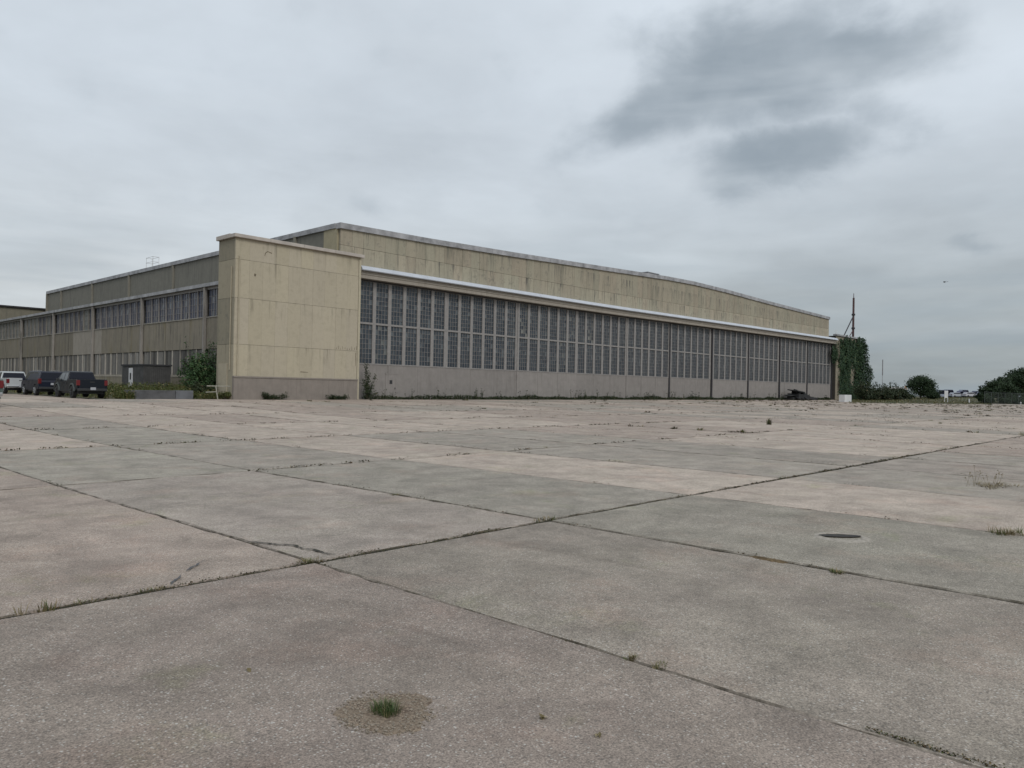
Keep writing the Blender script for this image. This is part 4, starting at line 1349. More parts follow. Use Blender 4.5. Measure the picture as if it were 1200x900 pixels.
def arc(cx, cz, r, a0, a1, n=8):
    return [(cx + r * math.cos(math.radians(a0 + (a1 - a0) * k / n)), cz + r * math.sin(math.radians(a0 + (a1 - a0) * k / n))) for k in range(n + 1)]


def vehicle(name, label, cat, loc, rz, L, Wd, kind, mpaint, mrim, flare=False, sidecol=None, plate=True, roof_rails=False, tyre_r=.40):
    """x forward, z up, origin between the wheels on the ground"""
    root = empty(name, loc, label, cat, 'vehicles parked left of the hangar', rz)
    hw = Wd / 2; wb = L * .61; xr, xf = -wb / 2 - .05, wb / 2 + .05; rr = tyre_r; ar = rr + .07
    rear, front = -L / 2, L / 2
    z0 = .42; belt = 1.13; top = 1.86
    if kind == 'pickup':
        bedx = -.55   # cab rear
        side = [(rear, .62), (rear + .02, 1.28)] + [(bedx, 1.28), (bedx + .02, 1.28)]
        prof = ([(bedx, 1.22), (bedx + .10, 1.30), (bedx + .28, top - .06), (bedx + .5, top), (1.05, top), (1.25, top - .05), (2.0 * L / 5.3 - .1, 1.27), (front - .35, 1.17), (front - .05, 1.02), (front, .8), (front - .02, .48)]
                + [(xf + ar, z0)] + arc(xf, rr, ar, 8, 172, 10) + [(xf - ar, z0), (bedx, z0)])
        body_parts = [prof]
    else:
        prof = ([(rear, .55), (rear - .0, 1.05), (rear + .06, 1.2), (rear + .22, top - .08), (rear + .4, top), (1.0, top), (1.2, top - .05), (1.85, 1.25), (front - .35, 1.14), (front - .05, .98), (front, .78), (front - .02, .48)]
                + [(xf + ar, z0)] + arc(xf, rr, ar, 8, 172, 10) + [(xf - ar, z0), (xr + ar, z0)] + arc(xr, rr, ar, 8, 172, 10) + [(xr - ar, z0 + .02)])
    def wid(z): return hw if z < belt else hw - (z - belt) * .30
    def loft(pf, name_, mat, bev=.035):
        mb = MB(); n = len(pf)
        for s in (-1, 1):
            for (x, z) in pf: mb.v.append((x, s * wid(z), z))
        mb.f.append(tuple(range(n))); mb.f.append(tuple(range(2 * n - 1, n - 1, -1)))
        for i in range(n): j = (i + 1) % n; mb.f.append((i, n + i, n + j, j))
        mb.mi = [0] * len(mb.f)
        return mb.build(name_, mat, root, fix=True, bevel=bev)
    loft(prof, 'body', mpaint)
    if kind == 'pickup':
        for s in (-1, 1):
            pf = [(rear + .03, .62), (rear, 1.0), (rear + .02, 1.30), (bedx - .02, 1.30), (bedx - .02, z0), (xr + ar, z0)] + arc(xr, rr, ar, 8, 172, 10) + [(xr - ar, z0 + .1)]
            mb = MB(); y1 = s * hw; y2 = s * (hw - .12)
            mb.prism(pf, min(y1, y2), max(y1, y2), 'y'); mb.build('bed_side', mpaint, root, bevel=.02)
        mb = MB(); mb.box(rear - .02, rear + .07, -hw + .125, hw - .125, .66, 1.31); o = mb.build('tailgate', mpaint, root, bevel=.02)
        m2 = MB(); m2.box(rear - .035, rear - .022, -.14, .14, 1.08, 1.15); m2.build('handle', M_CHROME if not flare else M_PLAST, o)
        mb = MB(); mb.box(rear + .08, bedx - .01, -hw + .125, hw - .125, .60, .80); mb.build('bed_floor', M_PLAST, root)
    # glass: side windows, one per door
    def sidewin(pts, s, mat):
        mb = MB(); P = [(x, s * (wid(z) + .006), z) for x, z in pts]; Q = [(x, s * (wid(z) - .03), z) for x, z in pts]
        n = len(P); mb.v += P + Q; mb.f.append(tuple(range(n))); mb.f.append(tuple(range(2 * n - 1, n - 1, -1)))
        for i in range(n): j = (i + 1) % n; mb.f.append((i, n + i, n + j, j))
        mb.mi = [0] * len(mb.f); mb.build('side_window', mat, root)
    sg = sidecol or M_GLASSP
    tg = top - .10; bg = 1.20
    wins = ([[(.38, bg), (.40, tg), (1.12, tg - .02), (1.62, bg)], [(-.42, bg), (-.22, tg), (.30, tg), (.28, bg)]] if kind == 'pickup' else
            [[(.42, bg), (.44, tg), (1.08, tg - .02), (1.58, bg)], [(-.62, bg), (-.58, tg), (.34, tg), (.32, bg)], [(-1.0 - .9, bg), (-1.78, tg), (-.70, tg), (-.74, bg)]])
    for s in (-1, 1):
        for w_ in wins: sidewin(w_, s, sg)
    # rear glass
    mb = MB()
    if kind == 'pickup':
        xa, za, xb, zb_ = bedx + .095, 1.33, bedx + .255, top - .12
    else: xa, za, xb, zb_ = rear + .055, 1.22, rear + .20, top - .12
    ya, yb = wid(za) - .10, wid(zb_) - .10
    if kind != 'pickup': ya += .04
    mb.hexa([(xa - .035, -ya, za), (xa - .035, ya, za), (xa + .03, ya, za), (xa + .03, -ya, za), (xb - .035, -yb, zb_), (xb - .035, yb, zb_), (xb + .03, yb, zb_), (xb + .03, -yb, zb_)])
    mb.build('rear_window', M_GLASS, root)
    # windscreen
    mb = MB(); wx = (1.27, top - .10, 2.0 * L / 5.3 - .16, 1.33) if kind == 'pickup' else (1.24, top - .10, 1.78, 1.32)
    y1, y2 = wid(wx[1]) - .08, wid(wx[3]) - .08
    mb.hexa([(wx[2] - .02, -y2, wx[3]), (wx[2] - .02, y2, wx[3]), (wx[2] + .035, y2, wx[3] + .01), (wx[2] + .035, -y2, wx[3] + .01), (wx[0] - .03, -y1, wx[1]), (wx[0] - .03, y1, wx[1]), (wx[0] + .03, y1, wx[1]), (wx[0] + .03, -y1, wx[1])])
    mb.build('windscreen', M_GLASS, root)
    # lamps, bumper, plate
    for s in (-1, 1):
        mb = MB(); ylo, yhi = sorted((s * (hw - .20), s * (hw + .012)))
        if kind == 'pickup': mb.box(rear - .03, rear + .14, ylo, yhi, .88, 1.24)
        else: mb.box(rear - .03, rear + .16, ylo, yhi, .92, 1.30)
        mb.build('tail_lamp', M_RED, root, bevel=.02)
        mb = MB(); ylo, yhi = sorted((s * (hw - .42), s * (hw - .04))); mb.box(front - .16, front + .012, ylo, yhi, .84, 1.0); mb.build('headlight', M_CHROME, root, bevel=.02)
        mb = MB(); ylo, yhi = sorted((s * (hw + .0), s * (hw + .20))); mb.box(1.18, 1.30, ylo, yhi, 1.16, 1.34); mb.build('mirror', mpaint if not flare else M_PLAST, root, bevel=.02)
    mb = MB(); mb.box(rear - .14, rear + .05, -hw + .04, hw - .04, .50, .68); mb.build('rear_bumper', M_PLAST if (flare or kind != 'pickup') else M_CHROME, root, bevel=.03)
    mb = MB(); mb.box(front - .05, front + .10, -hw + .06, hw - .06, .45, .66); mb.build('front_bumper', M_PLAST, root, bevel=.03)
    mb = MB(); mb.box(-L / 2 + .3, L / 2 - .3, -hw + .16, hw - .16, .30, .60); mb.build('chassis', M_PLAST, root)
    if plate:
        mb = MB(); yc = -.02 if kind == 'pickup' else 0; z_ = .70 if kind == 'pickup' else .82
        mb.box(rear - .155, rear - .142 if kind == 'pickup' else rear - .02, yc - .17, yc + .17, z_ - .12 if kind == 'pickup' else z_, z_ + .06 if kind == 'pickup' else z_ + .16)
        mb.build('number_plate', M_PLATE, root)
    # wheels
    for x in (xf, xr):
        for s in (-1, 1):
            cy = s * (hw - .12 + (.04 if flare else 0))
            w = empty('wheel_tmp', (0, 0, 0), None, None); bpy.data.objects.remove(w)
            mb = MB(); mb.tube((0, -.13, 0), (0, .13, 0), rr, rr, 24); t_ = mb.build('wheel', M_TYRE, root, (x, cy, rr), bevel=.03)
            m2 = MB(); m2.tube((0, s * .10, 0), (0, s * .137, 0), rr * .62, rr * .60, 20)
            for k in range(6):
                a = k * math.pi / 3; m2.tube((0, s * .138, 0), (math.cos(a) * rr * .56, s * .150, math.sin(a) * rr * .56), .035, .045, 5)
            m2.build('rim', mrim, t_)
            if flare:
                m3 = MB(); A = arc(x, rr, ar + .01, 5, 175, 12); B = arc(x, rr, ar + .11, 5, 175, 12)
                y1, y2 = sorted((s * (hw - .02), s * (hw + .07)))
                for k in range(12):
                    m3.hexa([(A[k][0], y1, A[k][1]), (B[k][0], y1, B[k][1]), (B[k + 1][0], y1, B[k + 1][1]), (A[k + 1][0], y1, A[k + 1][1]),
                             (A[k][0], y2, A[k][1]), (B[k][0], y2 - s * .02, B[k][1]), (B[k + 1][0], y2 - s * .02, B[k + 1][1]), (A[k + 1][0], y2, A[k + 1][1])])
                m3.build('fender_flare', paint('flare_grey', (.07, .08, .08), .35), root)
    if roof_rails:
        for s in (-1, 1):
            mb = MB(); mb.tube((-1.9, s * .62, top + .05), (.8, s * .62, top + .05), .022, seg=6); mb.build('roof_rail', M_CHROME, root)
    # door seams as thin recessed lines and handles
    for s in (-1, 1):
        for xx in ((.33, -.48) if kind == 'pickup' else (.36, -.66)):
            mb = MB(); y1, y2 = sorted((s * (hw + .002), s * (hw - .01))); mb.box(xx - .006, xx + .006, y1, y2, .55, 1.12); mb.build('door_seam', M_PLAST, root)
            mb = MB(); y1, y2 = sorted((s * (hw + .03), s * (hw - .01))); mb.box(xx + .06, xx + .22, y1, y2, 1.0, 1.04); mb.build('door_handle', M_CHROME if not flare else mpaint, root)
    return root


H90 = math.pi / 2
def park(x, y): return (x, y, tz(x, y) + .005)
P_BLACK = paint('black_paint', (.008, .011, .017)); P_NAVY = paint('dark_navy_paint', (.010, .013, .026)); P_SILV = paint('silver_paint', (.42, .44, .45), .3); P_GREEN = paint('grey_green_paint', (.10, .13, .12))
vehicle('pickup_truck', 'black pickup with wide wheel arch flares, rearmost of the parked row', 'pickup', park(18.35, 59.2), H90 - .02, 5.35, 1.92, 'pickup', P_BLACK, M_RIMD, flare=True, tyre_r=.43)
vehicle('sport_utility', 'dark estate style SUV with silver rims between the two pickups', 'suv', park(18.35, 67.5), H90 - .03, 5.1, 1.96, 'suv', P_NAVY, M_RIM, roof_rails=True)
vehicle('pickup_truck', 'silver pickup with red tail lamp ahead of the dark SUV', 'pickup', park(18.0, 74.8), H90 - .03, 5.6, 2.0, 'pickup', P_SILV, M_RIM)
vehicle('pickup_truck', 'grey green pickup cut off by the left edge of the view', 'pickup', park(8.88, 44.9), H90 - .02, 5.3, 1.92, 'pickup', P_GREEN, M_RIMD, plate=False)


# ------------------------------------------------------------------ shed, planter blocks, rail, weeds on the left
def left_corner():
    r = random.Random(31)
    # soil bank
    mb = MB(); nx, ny = 12, 26
    def bz(u, v): return tz(20 + 8.4 * u, 55.8 + 40 * v) - .1 + .55 * sm(u * 4) * sm(v * 14) * (1 - .5 * v) + .06 * math.sin(u * 9 + v * 21)
    P = [[(19.9 + 8.55 * i / nx, 55.75 + 42 * j / ny, bz(i / nx, j / ny)) for i in range(nx + 1)] for j in range(ny + 1)]
    for j in range(ny):
        for i in range(nx): mb.quad(P[j][i], P[j][i + 1], P[j + 1][i + 1], P[j + 1][i])
    o = mb.build('soil_bank', bpy.data.materials['ground_soil_and_grass'], None, fix=False); setp(o, 'low bank of soil against the side of the hangar', kind='structure')
    # shed
    sh = empty('shed', (24.55, 64.0, .80), 'small dark flat roofed shed in the weeds beside the hangar wall', 'shed')
    Md = simple('shed_board', (.062, .061, .060), .8, var=.25, scale=2); Mr = simple('shed_roof', (.035, .035, .038), .8)
    Wx, Ly, Hh = 2.15, 4.6, 2.1
    nb = 14
    for k in range(nb):
        mb = MB(); a = k * Wx / nb; mb.box(a + .006, a + Wx / nb - .006, -.03 + r.uniform(-.004, .004), -.002, 0, Hh); mb.build('board', Md, sh)
    nb = 22
    for k in range(nb):
        a = k * Ly / nb
        if 2.2 < a + .1 < 3.1: continue
        mb = MB(); mb.box(-.03 + r.uniform(-.004, .004), -.002, a + .006, a + Ly / nb - .006, 0, Hh); mb.build('board', Md, sh)
    mb = MB(); mb.box(0, Wx, 0, Ly, 0, Hh - .01); mb.build('shed_core', M_BACK, sh)
    mb = MB(); mb.box(-.10, Wx + .09, -.10, Ly + .1, Hh + .002, Hh + .13); mb.build('roof', Mr, sh, bevel=.015)
    mb = MB(); mb.box(-.055, -.001, 2.22, 3.05, .05, 1.92); d = mb.build('door', M_WHITE, sh)
    mb = MB(); mb.box(-.065, -.056, 2.5, 2.8, .95, 1.5); mb.build('door_window', M_PLAST, d)
    # two concrete blocks as planter edge
    MbA = simple('old_concrete_block', (.088, .088, .092), .9, var=.3, scale=1.5, bump=.4); MbB = simple('newer_concrete_block', (.12, .125, .135), .9, var=.2, scale=1.5, bump=.4)
    def block(x0, x1, mt, lab):
        mb = MB(); mb.box(0, x1 - x0, -.25, .25, -.05, .62); setp(mb.build('concrete_block', mt, None, (x0, 55.3, tz(x0, 55.3)), bevel=.03), lab, 'concrete block', 'concrete blocks edging the weed bank')
    block(20.0, 23.35, MbA, 'long dark concrete block edging the weeds left of the pier')
    block(23.38, 24.65, MbB, 'shorter paler concrete block at the right end of the row')
    # pipe rail
    rl = empty('pipe_rail', (26.2, 54.2, tz(26, 54)), 'bent white pipe rail beside the left corner of the pier', 'railing')
    mb = MB(); mb.tube((-.1, 0, 0), (-.28, 0, 1.02), .045, seg=8); mb.build('post', M_PIPE, rl)
    mb = MB(); mb.tube((-.95, 0, .98), (.85, 0, .98), .035, seg=8); mb.build('rail', M_PIPE, rl)
    mb = MB(); mb.tube((-.98, .1, .52), (-.2, 0, .56), .03, seg=8); mb.build('rail', M_PIPE, rl)
    # weeds: rough growth on the bank
    mb = MB()
    def bank_z(x, y): return bz(max(0, min(1, (x - 20) / 8.4)), max(0, min(1, (y - 55.8) / 40)))
    for _ in range(2600):
        x = r.uniform(19.9, 28.3); y = 55.7 + 30 * r.random() ** 1.8
        if 24.0 < x < 27.3 and 63.6 < y < 70: continue
        hh = r.uniform(.3, .95) * (1.0 if y < 60 else .8)
        z = bank_z(x, y)
        if r.random() < .5: tuft(mb, x, y, z, 6, hh * 1.1, .25, .035, r, mi=0)
        else:
            for _ in range(9): leaf(mb, (x + r.gauss(0, .13), y + r.gauss(0, .13), z + hh * r.random() ** .7), .13, r, up=.5)
    for _ in range(420):   # taller weeds between the truck and the blocks
        x = r.uniform(19.7, 20.6) if r.random() < .6 else r.uniform(25, 27.0); y = r.uniform(54.9, 56.2)
        hh = r.uniform(.2, .75) if x < 21 else r.uniform(.15, .5)
        for _ in range(9): leaf(mb, (x + r.gauss(0, .1), y + r.gauss(0, .1), tz(x, y) + hh * r.random()), .12, r, up=.5)
        tuft(mb, x, y, tz(x, y), 4, hh * 1.1, .2, .03, r)
    setp(mb.build('rough_weeds', M_SCRUB, None, fix=False), 'rough yellow green weeds covering the bank left of the pier', kind='stuff')
    shrub('bush', (27.0, 58.9, .5), 'tall dark green bush against the hangar wall beside the pier', 'bush', 3.1, 4.8, 5.3, 7500, .17, 77, M_BUSH, nb=14)
    shrub('bush', (26.9, 54.6, tz(27, 54)), 'low scrubby bush at the foot of the left corner of the pier', 'bush', 1.0, .8, .75, 700, .12, 78, M_SCRUB)
    shrub('bush', (26.2, 56.6, .5), 'low spreading bush right of the pale block behind the pipe rail', 'bush', 2.2, 1.6, 1.3, 1500, .14, 80, M_DKBUSH)
    # shrubs at the foot of the pier
    shrub('low_shrub', (30.3, 53.6, tz(30, 53.6)), 'low dark shrub at the foot of the pier, left one of two', 'shrub', 2.4, .5, .62, 900, .11, 81, M_DKBUSH, 'low shrubs at the foot of the pier', nb=6)
    shrub('low_shrub', (36.2, 53.6, tz(36, 53.6)), 'low dark shrub at the foot of the pier, right one of two', 'shrub', 2.6, .5, .45, 900, .11, 82, M_DKBUSH, 'low shrubs at the foot of the pier', nb=6)
    # tall weed at the pier/door corner
    root = empty('climbing_weed', (39.35, 54.1, tz(39, 54)), 'tall leafy weed in the corner between pier and first door', 'weed')
    mb = MB(); st = MB()
    for (tx, tzz, n, sp) in ((-.15, 3.05, 300, .16), (.2, 2.3, 260, .2), (.95, 2.2, 160, .1), (-.3, 1.7, 200, .25), (.5, 1.2, 200, .25), (1.3, .7, 70, .12), (.1, .7, 220, .4)):
        st.tube((0.1, 0, 0), (tx, -.05, tzz * .95), .03, .008, 5)
        for _ in range(n):
            q = r.uniform(.25, 1.0); leaf(mb, (.1 + (tx - .1) * q + r.gauss(0, sp * .55), -.05 + r.gauss(0, .12), max(.03, tzz * q + r.gauss(0, .08))), .12, r)
    mb.build('foliage', M_DKBUSH, root, fix=False); st.build('stem', M_BARK, root)
    # growth along the foot of the doors
    mb = MB()
    x = 39.5
    while x < 147:
        q = .5 + .5 * math.sin(x * .9) * math.sin(x * .37 + 1) + r.uniform(-.2, .2)
        z = tz(x, 54.3)
        d = .16 + .30 * max(0, q)
        for _ in range(8):
            leaf(mb, (x + r.gauss(0, .15), 54.45 + r.gauss(0, .14), z + .02 + d * r.random()), .12 + x * .0008, r, up=.4)
        if r.random() < .06:
            hh = r.uniform(.5, 1.25)
            for _ in range(14): leaf(mb, (x + r.gauss(0, .07 + .1 * r.random()), 54.4 + r.gauss(0, .08), z + hh * r.random()), .10 + x * .0006, r)
            tuft(mb, x, 54.4, z, 5, hh, .15, .03, r)
        tuft(mb, x, 54.4 + r.uniform(-.15, .1), z, 4, d * 1.4, .14, .025, r)
        x += .075 if x < 100 else .10
    setp(mb.build('door_foot_weeds', M_DKBUSH, None, fix=False), 'strip of dark weeds along the foot of the hangar doors', kind='stuff')
    # dark debris
    db = empty('debris_heap', (129.0, 53.2, tz(129, 53)), 'low heap of black scrap with a raised flat sheet before the last doors', 'scrap heap')
    md = simple('black_scrap', (.016, .017, .018), .7, var=.4, scale=2)
    def slab(x0, x1, y0, y1, z0, z1, rx, ry, nm='scrap_piece'):
        m_ = MB(); m_.box(-(x1 - x0) / 2, (x1 - x0) / 2, -(y1 - y0) / 2, (y1 - y0) / 2, -(z1 - z0) / 2, (z1 - z0) / 2)
        o_ = m_.build(nm, md, db, ((x0 + x1) / 2, (y0 + y1) / 2, (z0 + z1) / 2), bevel=.03); o_.rotation_euler = (rx, ry, r.uniform(-.2, .2)); return o_
    slab(-2.2, 2.4, -1, 1, .05, 1.0, .05, .04); slab(-2.8, 1.2, -.9, .9, 1.45, 1.62, .1, .06, 'raised_sheet'); slab(-4.6, -1.4, -.5, .5, .75, .88, .1, -.05, 'plank')
    slab(.5, 3.4, -.8, .8, .55, 1.05, .1, .22); slab(2.4, 5.4, -.7, .7, .1, .6, -.05, .1); slab(4.6, 7.4, -.5, .5, .05, .5, .05, .04); slab(-3.8, -2.0, -.6, .4, 0, .4, 0, .1)
    slab(-1.8, .6, -.3, .3, .95, 1.5, .2, .3, 'strut'); slab(-1.2, -.9, -.7, .7, .9, 1.5, .1, .2, 'strut')
    for k in range(7):
        m_ = MB(); rr_ = r.uniform(.28, .4); m_.tube((0, 0, -.12), (0, 0, .12), rr_, rr_, 16)
        o_ = m_.build('old_tyre', M_TYRE, db, (r.uniform(-2.6, 6.6), r.uniform(-1.2, -.5), r.uniform(.15, .4)), bevel=.04); o_.rotation_euler = (r.uniform(.2, 1.5), r.uniform(-.5, .5), 0)
    # white block before the ivy pier
    mb = MB(); mb.prism([(-1.55, 0), (1.55, 0), (1.5, 1.14), (-1.5, 1.14)], -.45, .45, 'y')
    setp(mb.build('white_block', M_WHITE, None, (124.9, 43.9, tz(125, 44)), bevel=.04), 'white concrete block standing on the apron before the ivy pier', 'concrete block')


left_corner()


# ------------------------------------------------------------------ the far right
def pxp(px, D):
    """ground point at depth D on picture column px"""
    lx = (px - 600) / FPX * D
    x = RM[0][0] * lx + RM[0][2] * D; y = RM[1][0] * lx + RM[1][2] * D
    return x, y


def far_right():
    r = random.Random(41)
    # grass on the field
    mb = MB()
    n = 0
    while n < 9000:
        x = r.uniform(115, 260); y = r.uniform(10, 110)
        f = on_field(x, y)
        if f < -.8 or r.random() > math.exp(-max(0, f) / 22) + .12: continue
        ok, D = in_view(x, y, 1, 20)
        if not ok: continue
        z = gz(x, y) - .02
        tuft(mb, x, y, z, 3, r.uniform(.08, .32), .25, .07, r, mi=0 if r.random() < .75 else 1); n += 1
    setp(mb.build('field_grass', [M_SCRUB, M_TUFTD], None, fix=False), 'short olive grass of the field beyond the apron edge', kind='stuff')

    def at(px, D): x, y = pxp(px, D); return (x, y, gz(x, y) - .05)
    g1 = 'shrubs between the ivy pier and the round tree'
    for k, (px, D, w, h, lab) in enumerate(((1012, 140, 5.0, 3.2, 'dark shrub right at the foot of the ivy pier'), (1024, 146, 5.5, 2.6, 'dark shrub second from the ivy pier'), (1036, 150, 5.5, 2.7, 'dark brownish shrub below the thin antenna'),
                                             (1048, 153, 5.0, 2.5, 'dark shrub in front of the small pale building'), (1058, 158, 4.0, 2.6, 'dark green shrub just left of the round tree'))):
        shrub('shrub', at(px, D), lab, 'shrub', w, 4, h * 1.35, 3600, .28, 100 + k, M_DKBUSH, g1)
    # round tree and its skirts
    tree('round_tree', at(1079, 172), 'round dark tree standing alone at the middle of the field edge', 'tree', 5.4, 5.6, 1.3,
         [(0, 0, 3.9, 2.5, 2.7, 1.25), (-1.2, 1.1, 3.3, 1.8, 1.6, 1.1), (1.3, -1.3, 3.2, 1.7, 1.6, 1.2), (.2, .2, 4.4, 1.5, 1.5, .8), (.4, -.6, 2.0, 2.6, 2.2, 1.2), (.9, -1.6, 1.2, 2.3, 2.2, 1.0)], 10500, .30, 7)
    shrub('shrub', at(1067, 168), 'low bush at the left foot of the round tree', 'shrub', 3.4, 3, 2.4, 900, .28, 120, M_TREE, 'bushes at the foot of the round tree')
    shrub('shrub', at(1094, 170), 'low bush at the right foot of the round tree', 'shrub', 4.4, 3, 2.2, 1200, .28, 121, M_TREE, 'bushes at the foot of the round tree')
    # right hand trees
    trees = [(1163, 150, 4.6, 2.6), (1174, 153, 5.4, 3.0), (1187, 156, 6.2, 3.2), (1199, 158, 7.4, 3.6), (1212, 160, 8.5, 4)]
    labs = ['lowest of the right hand trees, next to the parked cars', 'bushy dark tree second from the gap with parked cars', 'mid height dark tree inside the right hand group', 'tallest visible tree cut off by the right edge', 'large tree just beyond the right edge']
    for k, ((px, D, h, w), lab) in enumerate(zip(trees, labs)):
        rr = random.Random(60 + k); bl = []
        for q in range(9):
            a = rr.uniform(0, 6.28); q_ = rr.uniform(0, .7)
            bl.append((math.cos(a) * w * q_, math.sin(a) * w * q_, h * rr.uniform(.25, .82), w * rr.uniform(.35, .5), w * rr.uniform(.35, .5), h * rr.uniform(.14, .2)))
        bl.append((0, 0, h * .84, w * .5, w * .5, h * .15))
        tree('field_tree', at(px, D), lab, 'tree', h, w, h * .3, bl, 6500, .32, 200 + k, 'trees at the right edge of the field')
    for k, px in enumerate((1157, 1180, 1196)):
        shrub('shrub', at(px, 147), ('low bush by the left end of the wire fence', 'low bush behind the middle of the wire fence', 'low bush behind the right end of the wire fence')[k], 'shrub', 4.5, 3, 2.3, 1200, .28, 140 + k, M_TREE, 'bushes behind the wire fence')
    # wire fence before them
    fx = [pxp(1154 + 8 * k, 143 - .8 * k) for k in range(8)]
    fen = empty('wire_fence', (fx[0][0], fx[0][1], gz(*fx[0])), 'thin grey wire fence with a pale top rail before the right trees', 'fence')
    O = Vector(fen.location); mg = simple('galvanised_pipe', (.085, .10, .09), .6, .2)
    for (x, y) in fx:
        mb = MB(); mb.tube((x - O.x, y - O.y, gz(x, y) - O.z - .2), (x - O.x, y - O.y, gz(x, y) - O.z + 2.35), .04, seg=6); mb.build('post', mg, fen)
    for (a, b) in zip(fx, fx[1:]):
        mb = MB(); za, zb = gz(*a) - O.z, gz(*b) - O.z
        mb.tube((a[0] - O.x, a[1] - O.y, za + 2.3), (b[0] - O.x, b[1] - O.y, zb + 2.3), .03, seg=5); mb.build('top_rail', mg, fen)
        mb = MB(); nn = 14
        for k in range(nn):
            t_ = k / nn; t2 = min(1, t_ + .28)
            for (p, q) in ((t_, t2), (t2, t_)):
                mb.tube((a[0] + (b[0] - a[0]) * p - O.x, a[1] + (b[1] - a[1]) * p - O.y, za + .1), (a[0] + (b[0] - a[0]) * q - O.x, a[1] + (b[1] - a[1]) * q - O.y, za + 2.28), .006, seg=3, caps=False)
        o = mb.build('wire_mesh', mg, fen); o['kind'] = 'stuff'
    # pale kerb before the fence
    a, b = pxp(1163, 134), pxp(1204, 132); mb = MB(); m_ = ((a[0] + b[0]) / 2, (a[1] + b[1]) / 2)
    L = math.hypot(a[0] - b[0], a[1] - b[1]); mb.box(-L / 2, L / 2, -.2, .2, 0, .42)
    o = mb.build('low_kerb', M_COPEP, None, (m_[0], m_[1], gz(*m_) - .1), bevel=.03); o.rotation_euler.z = math.atan2(b[1] - a[1], b[0] - a[0]); setp(o, 'low pale concrete kerb lying in the grass before the wire fence', 'kerb')
    # white sign on two posts
    p = at(1109, 146); sg = empty('field_sign', p, 'white upright board on two thin posts in the grass', 'sign'); sg.rotation_euler.z = -.75
    mb = MB(); mb.box(-.36, .36, -.03, .03, .85, 2.25); mb.build('board', M_WHITE, sg)
    for s in (-1, 1):
        mb = MB(); mb.box(s * .31 - .04, s * .31 + .04, -.04, .035 - .07, 0, .848) if False else mb.box(s * .31 - .045, s * .31 + .045, -.045, .045, -.1, .848); mb.build('post', M_WHITE, sg)
    p = at(1136, 146); mb = MB(); mb.tube((0, 0, 0), (0, 0, .85), .12, .12, 10); setp(mb.build('marker_post', M_WHITE, None, p), 'short white marker post in the grass before the parked cars', 'post')
    p = at(1196.5, 140); mb = MB(); mb.tube((0, 0, 0), (0, 0, .55), .14, .10, 10); mb.tube((0, 0, .55), (0, 0, .8), .17, .05, 10); setp(mb.build('marker_post', M_WHITE, None, p), 'small white marker beside the low kerb at the right edge', 'post')
    # thin antenna mast far off
    x, y = pxp(1034, 300); an = empty('antenna_mast', (x, y, .8), 'very thin distant antenna mast above the dark shrubs', 'mast')
    mb = MB(); mb.tube((0, 0, 0), (0, 0, 9), .13, .11, 6); mb.build('lower_pole', M_COPE, an)
    mb = MB(); mb.tube((0, 0, 9), (0, 0, 15.2), .19, .16, 6); mb.build('antenna', simple('mast_grey', (.22, .21, .22), .7), an)
    # pale building and orange machine
    x, y = pxp(1046, 262); bd = empty('low_building', (x, y, .9), 'low white roofed building just showing over the shrubs', 'building', rz=-.8)
    mb = MB(); mb.box(-2.2, 2.2, -2, 2, 0, 3.3); mb.build('wall', M_GREYUP, bd)
    mb = MB(); mb.box(-2.5, 2.5, -2.3, 2.3, 3.302, 3.9); mb.build('roof', M_WHITE, bd)
    mb = MB(); mb.box(-1.4, -.6, -2.05, -2.001, 1.2, 2.4); mb.build('window', M_PLAST, bd)
    x, y = pxp(1056, 300); ma = empty('orange_machine', (x, y, 1.0), 'small orange digger raised above the shrubs left of the round tree', 'digger', rz=-.8)
    mo = simple('orange_paint', (.50, .20, .035), .5)
    mb = MB(); mb.box(-1.4, 1.4, -.9, .9, .7, 1.9); mb.build('body', mo, ma, bevel=.06)
    mb = MB(); mb.box(-.5, .8, -.6, .6, 1.902, 3.6); mb.build('cab', mo, ma, bevel=.06)
    mb = MB(); mb.box(-.35, .65, -.62, -.601, 2.4, 3.3); mb.build('cab_window', M_GLASS, ma)
    mb = MB(); mb.tube((.7, 0, 1.6), (1.7, 0, 4.6), .16, .14, 6); mb.tube((1.7, 0, 4.6), (2.5, 0, 3.2), .13, .1, 6); mb.build('arm', mo, ma)
    for s in (-1, 1):
        mb = MB(); mb.box(-1.5, 1.5, s * .75 - .2, s * .75 + .2, 0, .69); mb.build('track', M_DARK, ma, bevel=.1)
    # parked cars far away
    cols2 = [((.30, .33, .40), 'pale blue grey'), ((.10, .11, .17), 'dark blue'), ((.38, .40, .44), 'silver'), ((.16, .17, .25), 'slate blue'), ((.45, .45, .48), 'white'), ((.12, .12, .14), 'charcoal'), ((.22, .24, .33), 'steel blue'), ((.33, .35, .40), 'light grey')]
    places = ['leftmost, beside the white board', 'second from the white board', 'third from the white board', 'fourth from the white board', 'fifth from the white board', 'second from the right hand trees', 'nearest the right hand trees', 'left half of the back row', 'middle of the back row', 'right half of the back row']
    k = 0
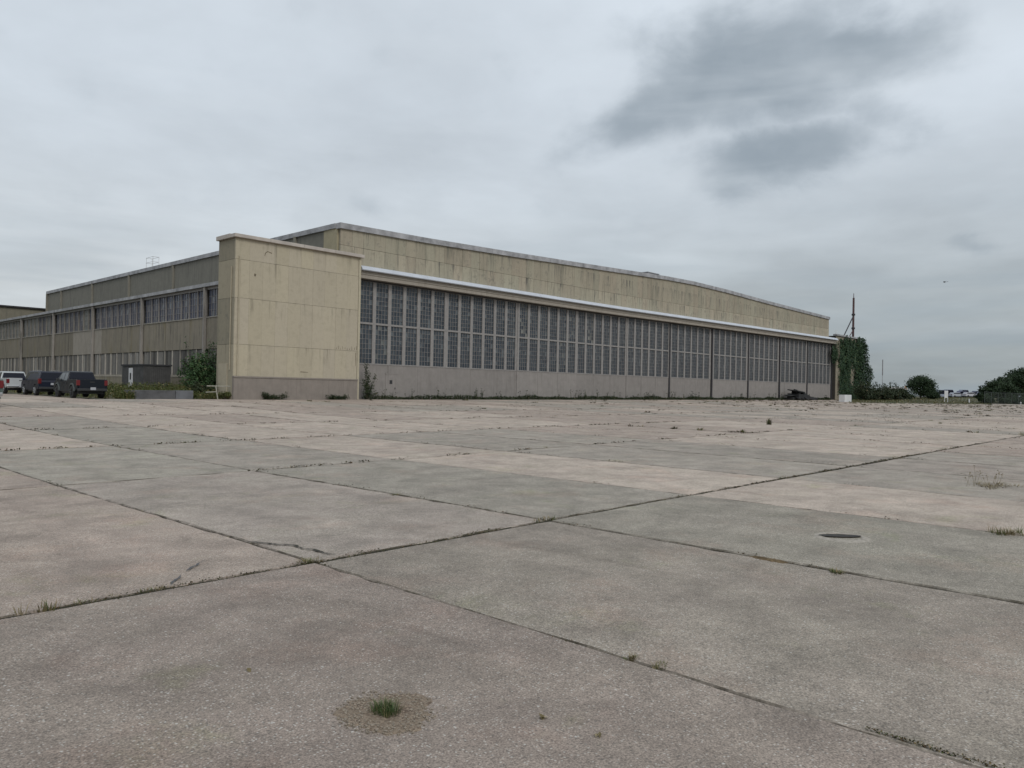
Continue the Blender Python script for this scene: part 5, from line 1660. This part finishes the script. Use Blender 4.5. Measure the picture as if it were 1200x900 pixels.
    for (px, D) in ((1104, 222), (1113, 223), (1121, 221), (1129, 222), (1137, 220), (1144, 221), (1152, 220), (1117, 236), (1131, 236), (1146, 236)):
        cc, nm = cols2[k % 8]; x, y = pxp(px, D); z = max(gz(x, y), 1.2)
        c = empty('parked_car', (x, y, z), '%s car parked far behind the field, %s' % (nm, places[k]), 'car', 'cars parked far behind the field', rz=-.6 + r.uniform(-.1, .1))
        pm = paint('far_car_paint', cc, .4)
        mb = MB(); mb.prism([(-2.2, .35), (-2.2, .95), (-1.5, 1.05), (2.0, 1.0), (2.25, .8), (2.25, .35)], -.88, .88, 'y'); mb.build('body', pm, c, bevel=.05)
        mb = MB(); h = r.choice([1.45, 1.5, 1.7, 1.85, 2.3]); mb.prism([(-1.9, 1.04), (-1.5, h), (.5, h), (1.2, 1.03)], -.74, .74, 'y'); mb.build('cabin', pm, c, bevel=.05)
        mb = MB(); mb.prism([(-1.7, 1.1), (-1.42, h - .08), (.45, h - .08), (.95, 1.1)], -.76, .76, 'y'); mb.build('windows', M_GLASS, c)
        mb = MB(); mb.box(-2.215, -2.195, -.8, -.45, .7, .9); mb.box(-2.215, -2.195, .45, .8, .7, .9); mb.build('tail_lamps', M_RED, c)
        mb = MB(); mb.box(-1.4, .4, -.7, .7, h + .002, h + .05); mb.build('roof', pm, c)
        for sx_ in (-1.35, 1.4):
            for sy in (-.8, .8):
                mb = MB(); mb.tube((sx_, sy - .1, .33), (sx_, sy + .1, .33), .33, .33, 12); mb.build('wheel', M_TYRE, c)
        k += 1
    # helicopter far away in the sky
    hp = empty('helicopter', (2011, 482, 275), 'tiny dark helicopter far away in the right hand sky', 'helicopter', rz=2.3)
    mb = MB(); pr = [(-1.4, .5), (-.6, 1.1), (.8, 1.3), (2.2, 1.2), (3.6, .7), (4.2, .15)]
    for a, b in zip(pr, pr[1:]): mb.tube((a[0], 0, 0), (b[0], 0, 0), a[1], b[1], 12)
    mb.build('cabin', M_DARK, hp)
    mb = MB(); mb.tube((-1.4, 0, .2), (-7, 0, .7), .4, .15, 8); mb.build('tail_boom', M_DARK, hp)
    mb = MB(); mb.box(-7.4, -6.6, -.06, .06, .4, 2.2); mb.build('fin', M_DARK, hp)
    mb = MB(); mb.tube((.6, 0, 1.2), (.6, 0, 1.9), .15, .15, 6); mb.build('rotor_mast', M_DARK, hp)
    for a in (0.4, 0.4 + H90, .4 + 2 * H90, .4 + 3 * H90):
        mb = MB(); mb.box(0, 5.2, -.14, .14, -.03, .03); o = mb.build('rotor_blade', M_DARK, hp, (.6, 0, 1.93)); o.rotation_euler.z = a
    for s in (-1, 1):
        mb = MB(); mb.tube((-1, s, -1.5), (3, s, -1.5), .07, seg=6); mb.tube((0, s, -1.5), (0, s * .6, -.9), .06, seg=6); mb.tube((2, s, -1.5), (2, s * .6, -.9), .06, seg=6); mb.build('skid', M_DARK, hp)


far_right()
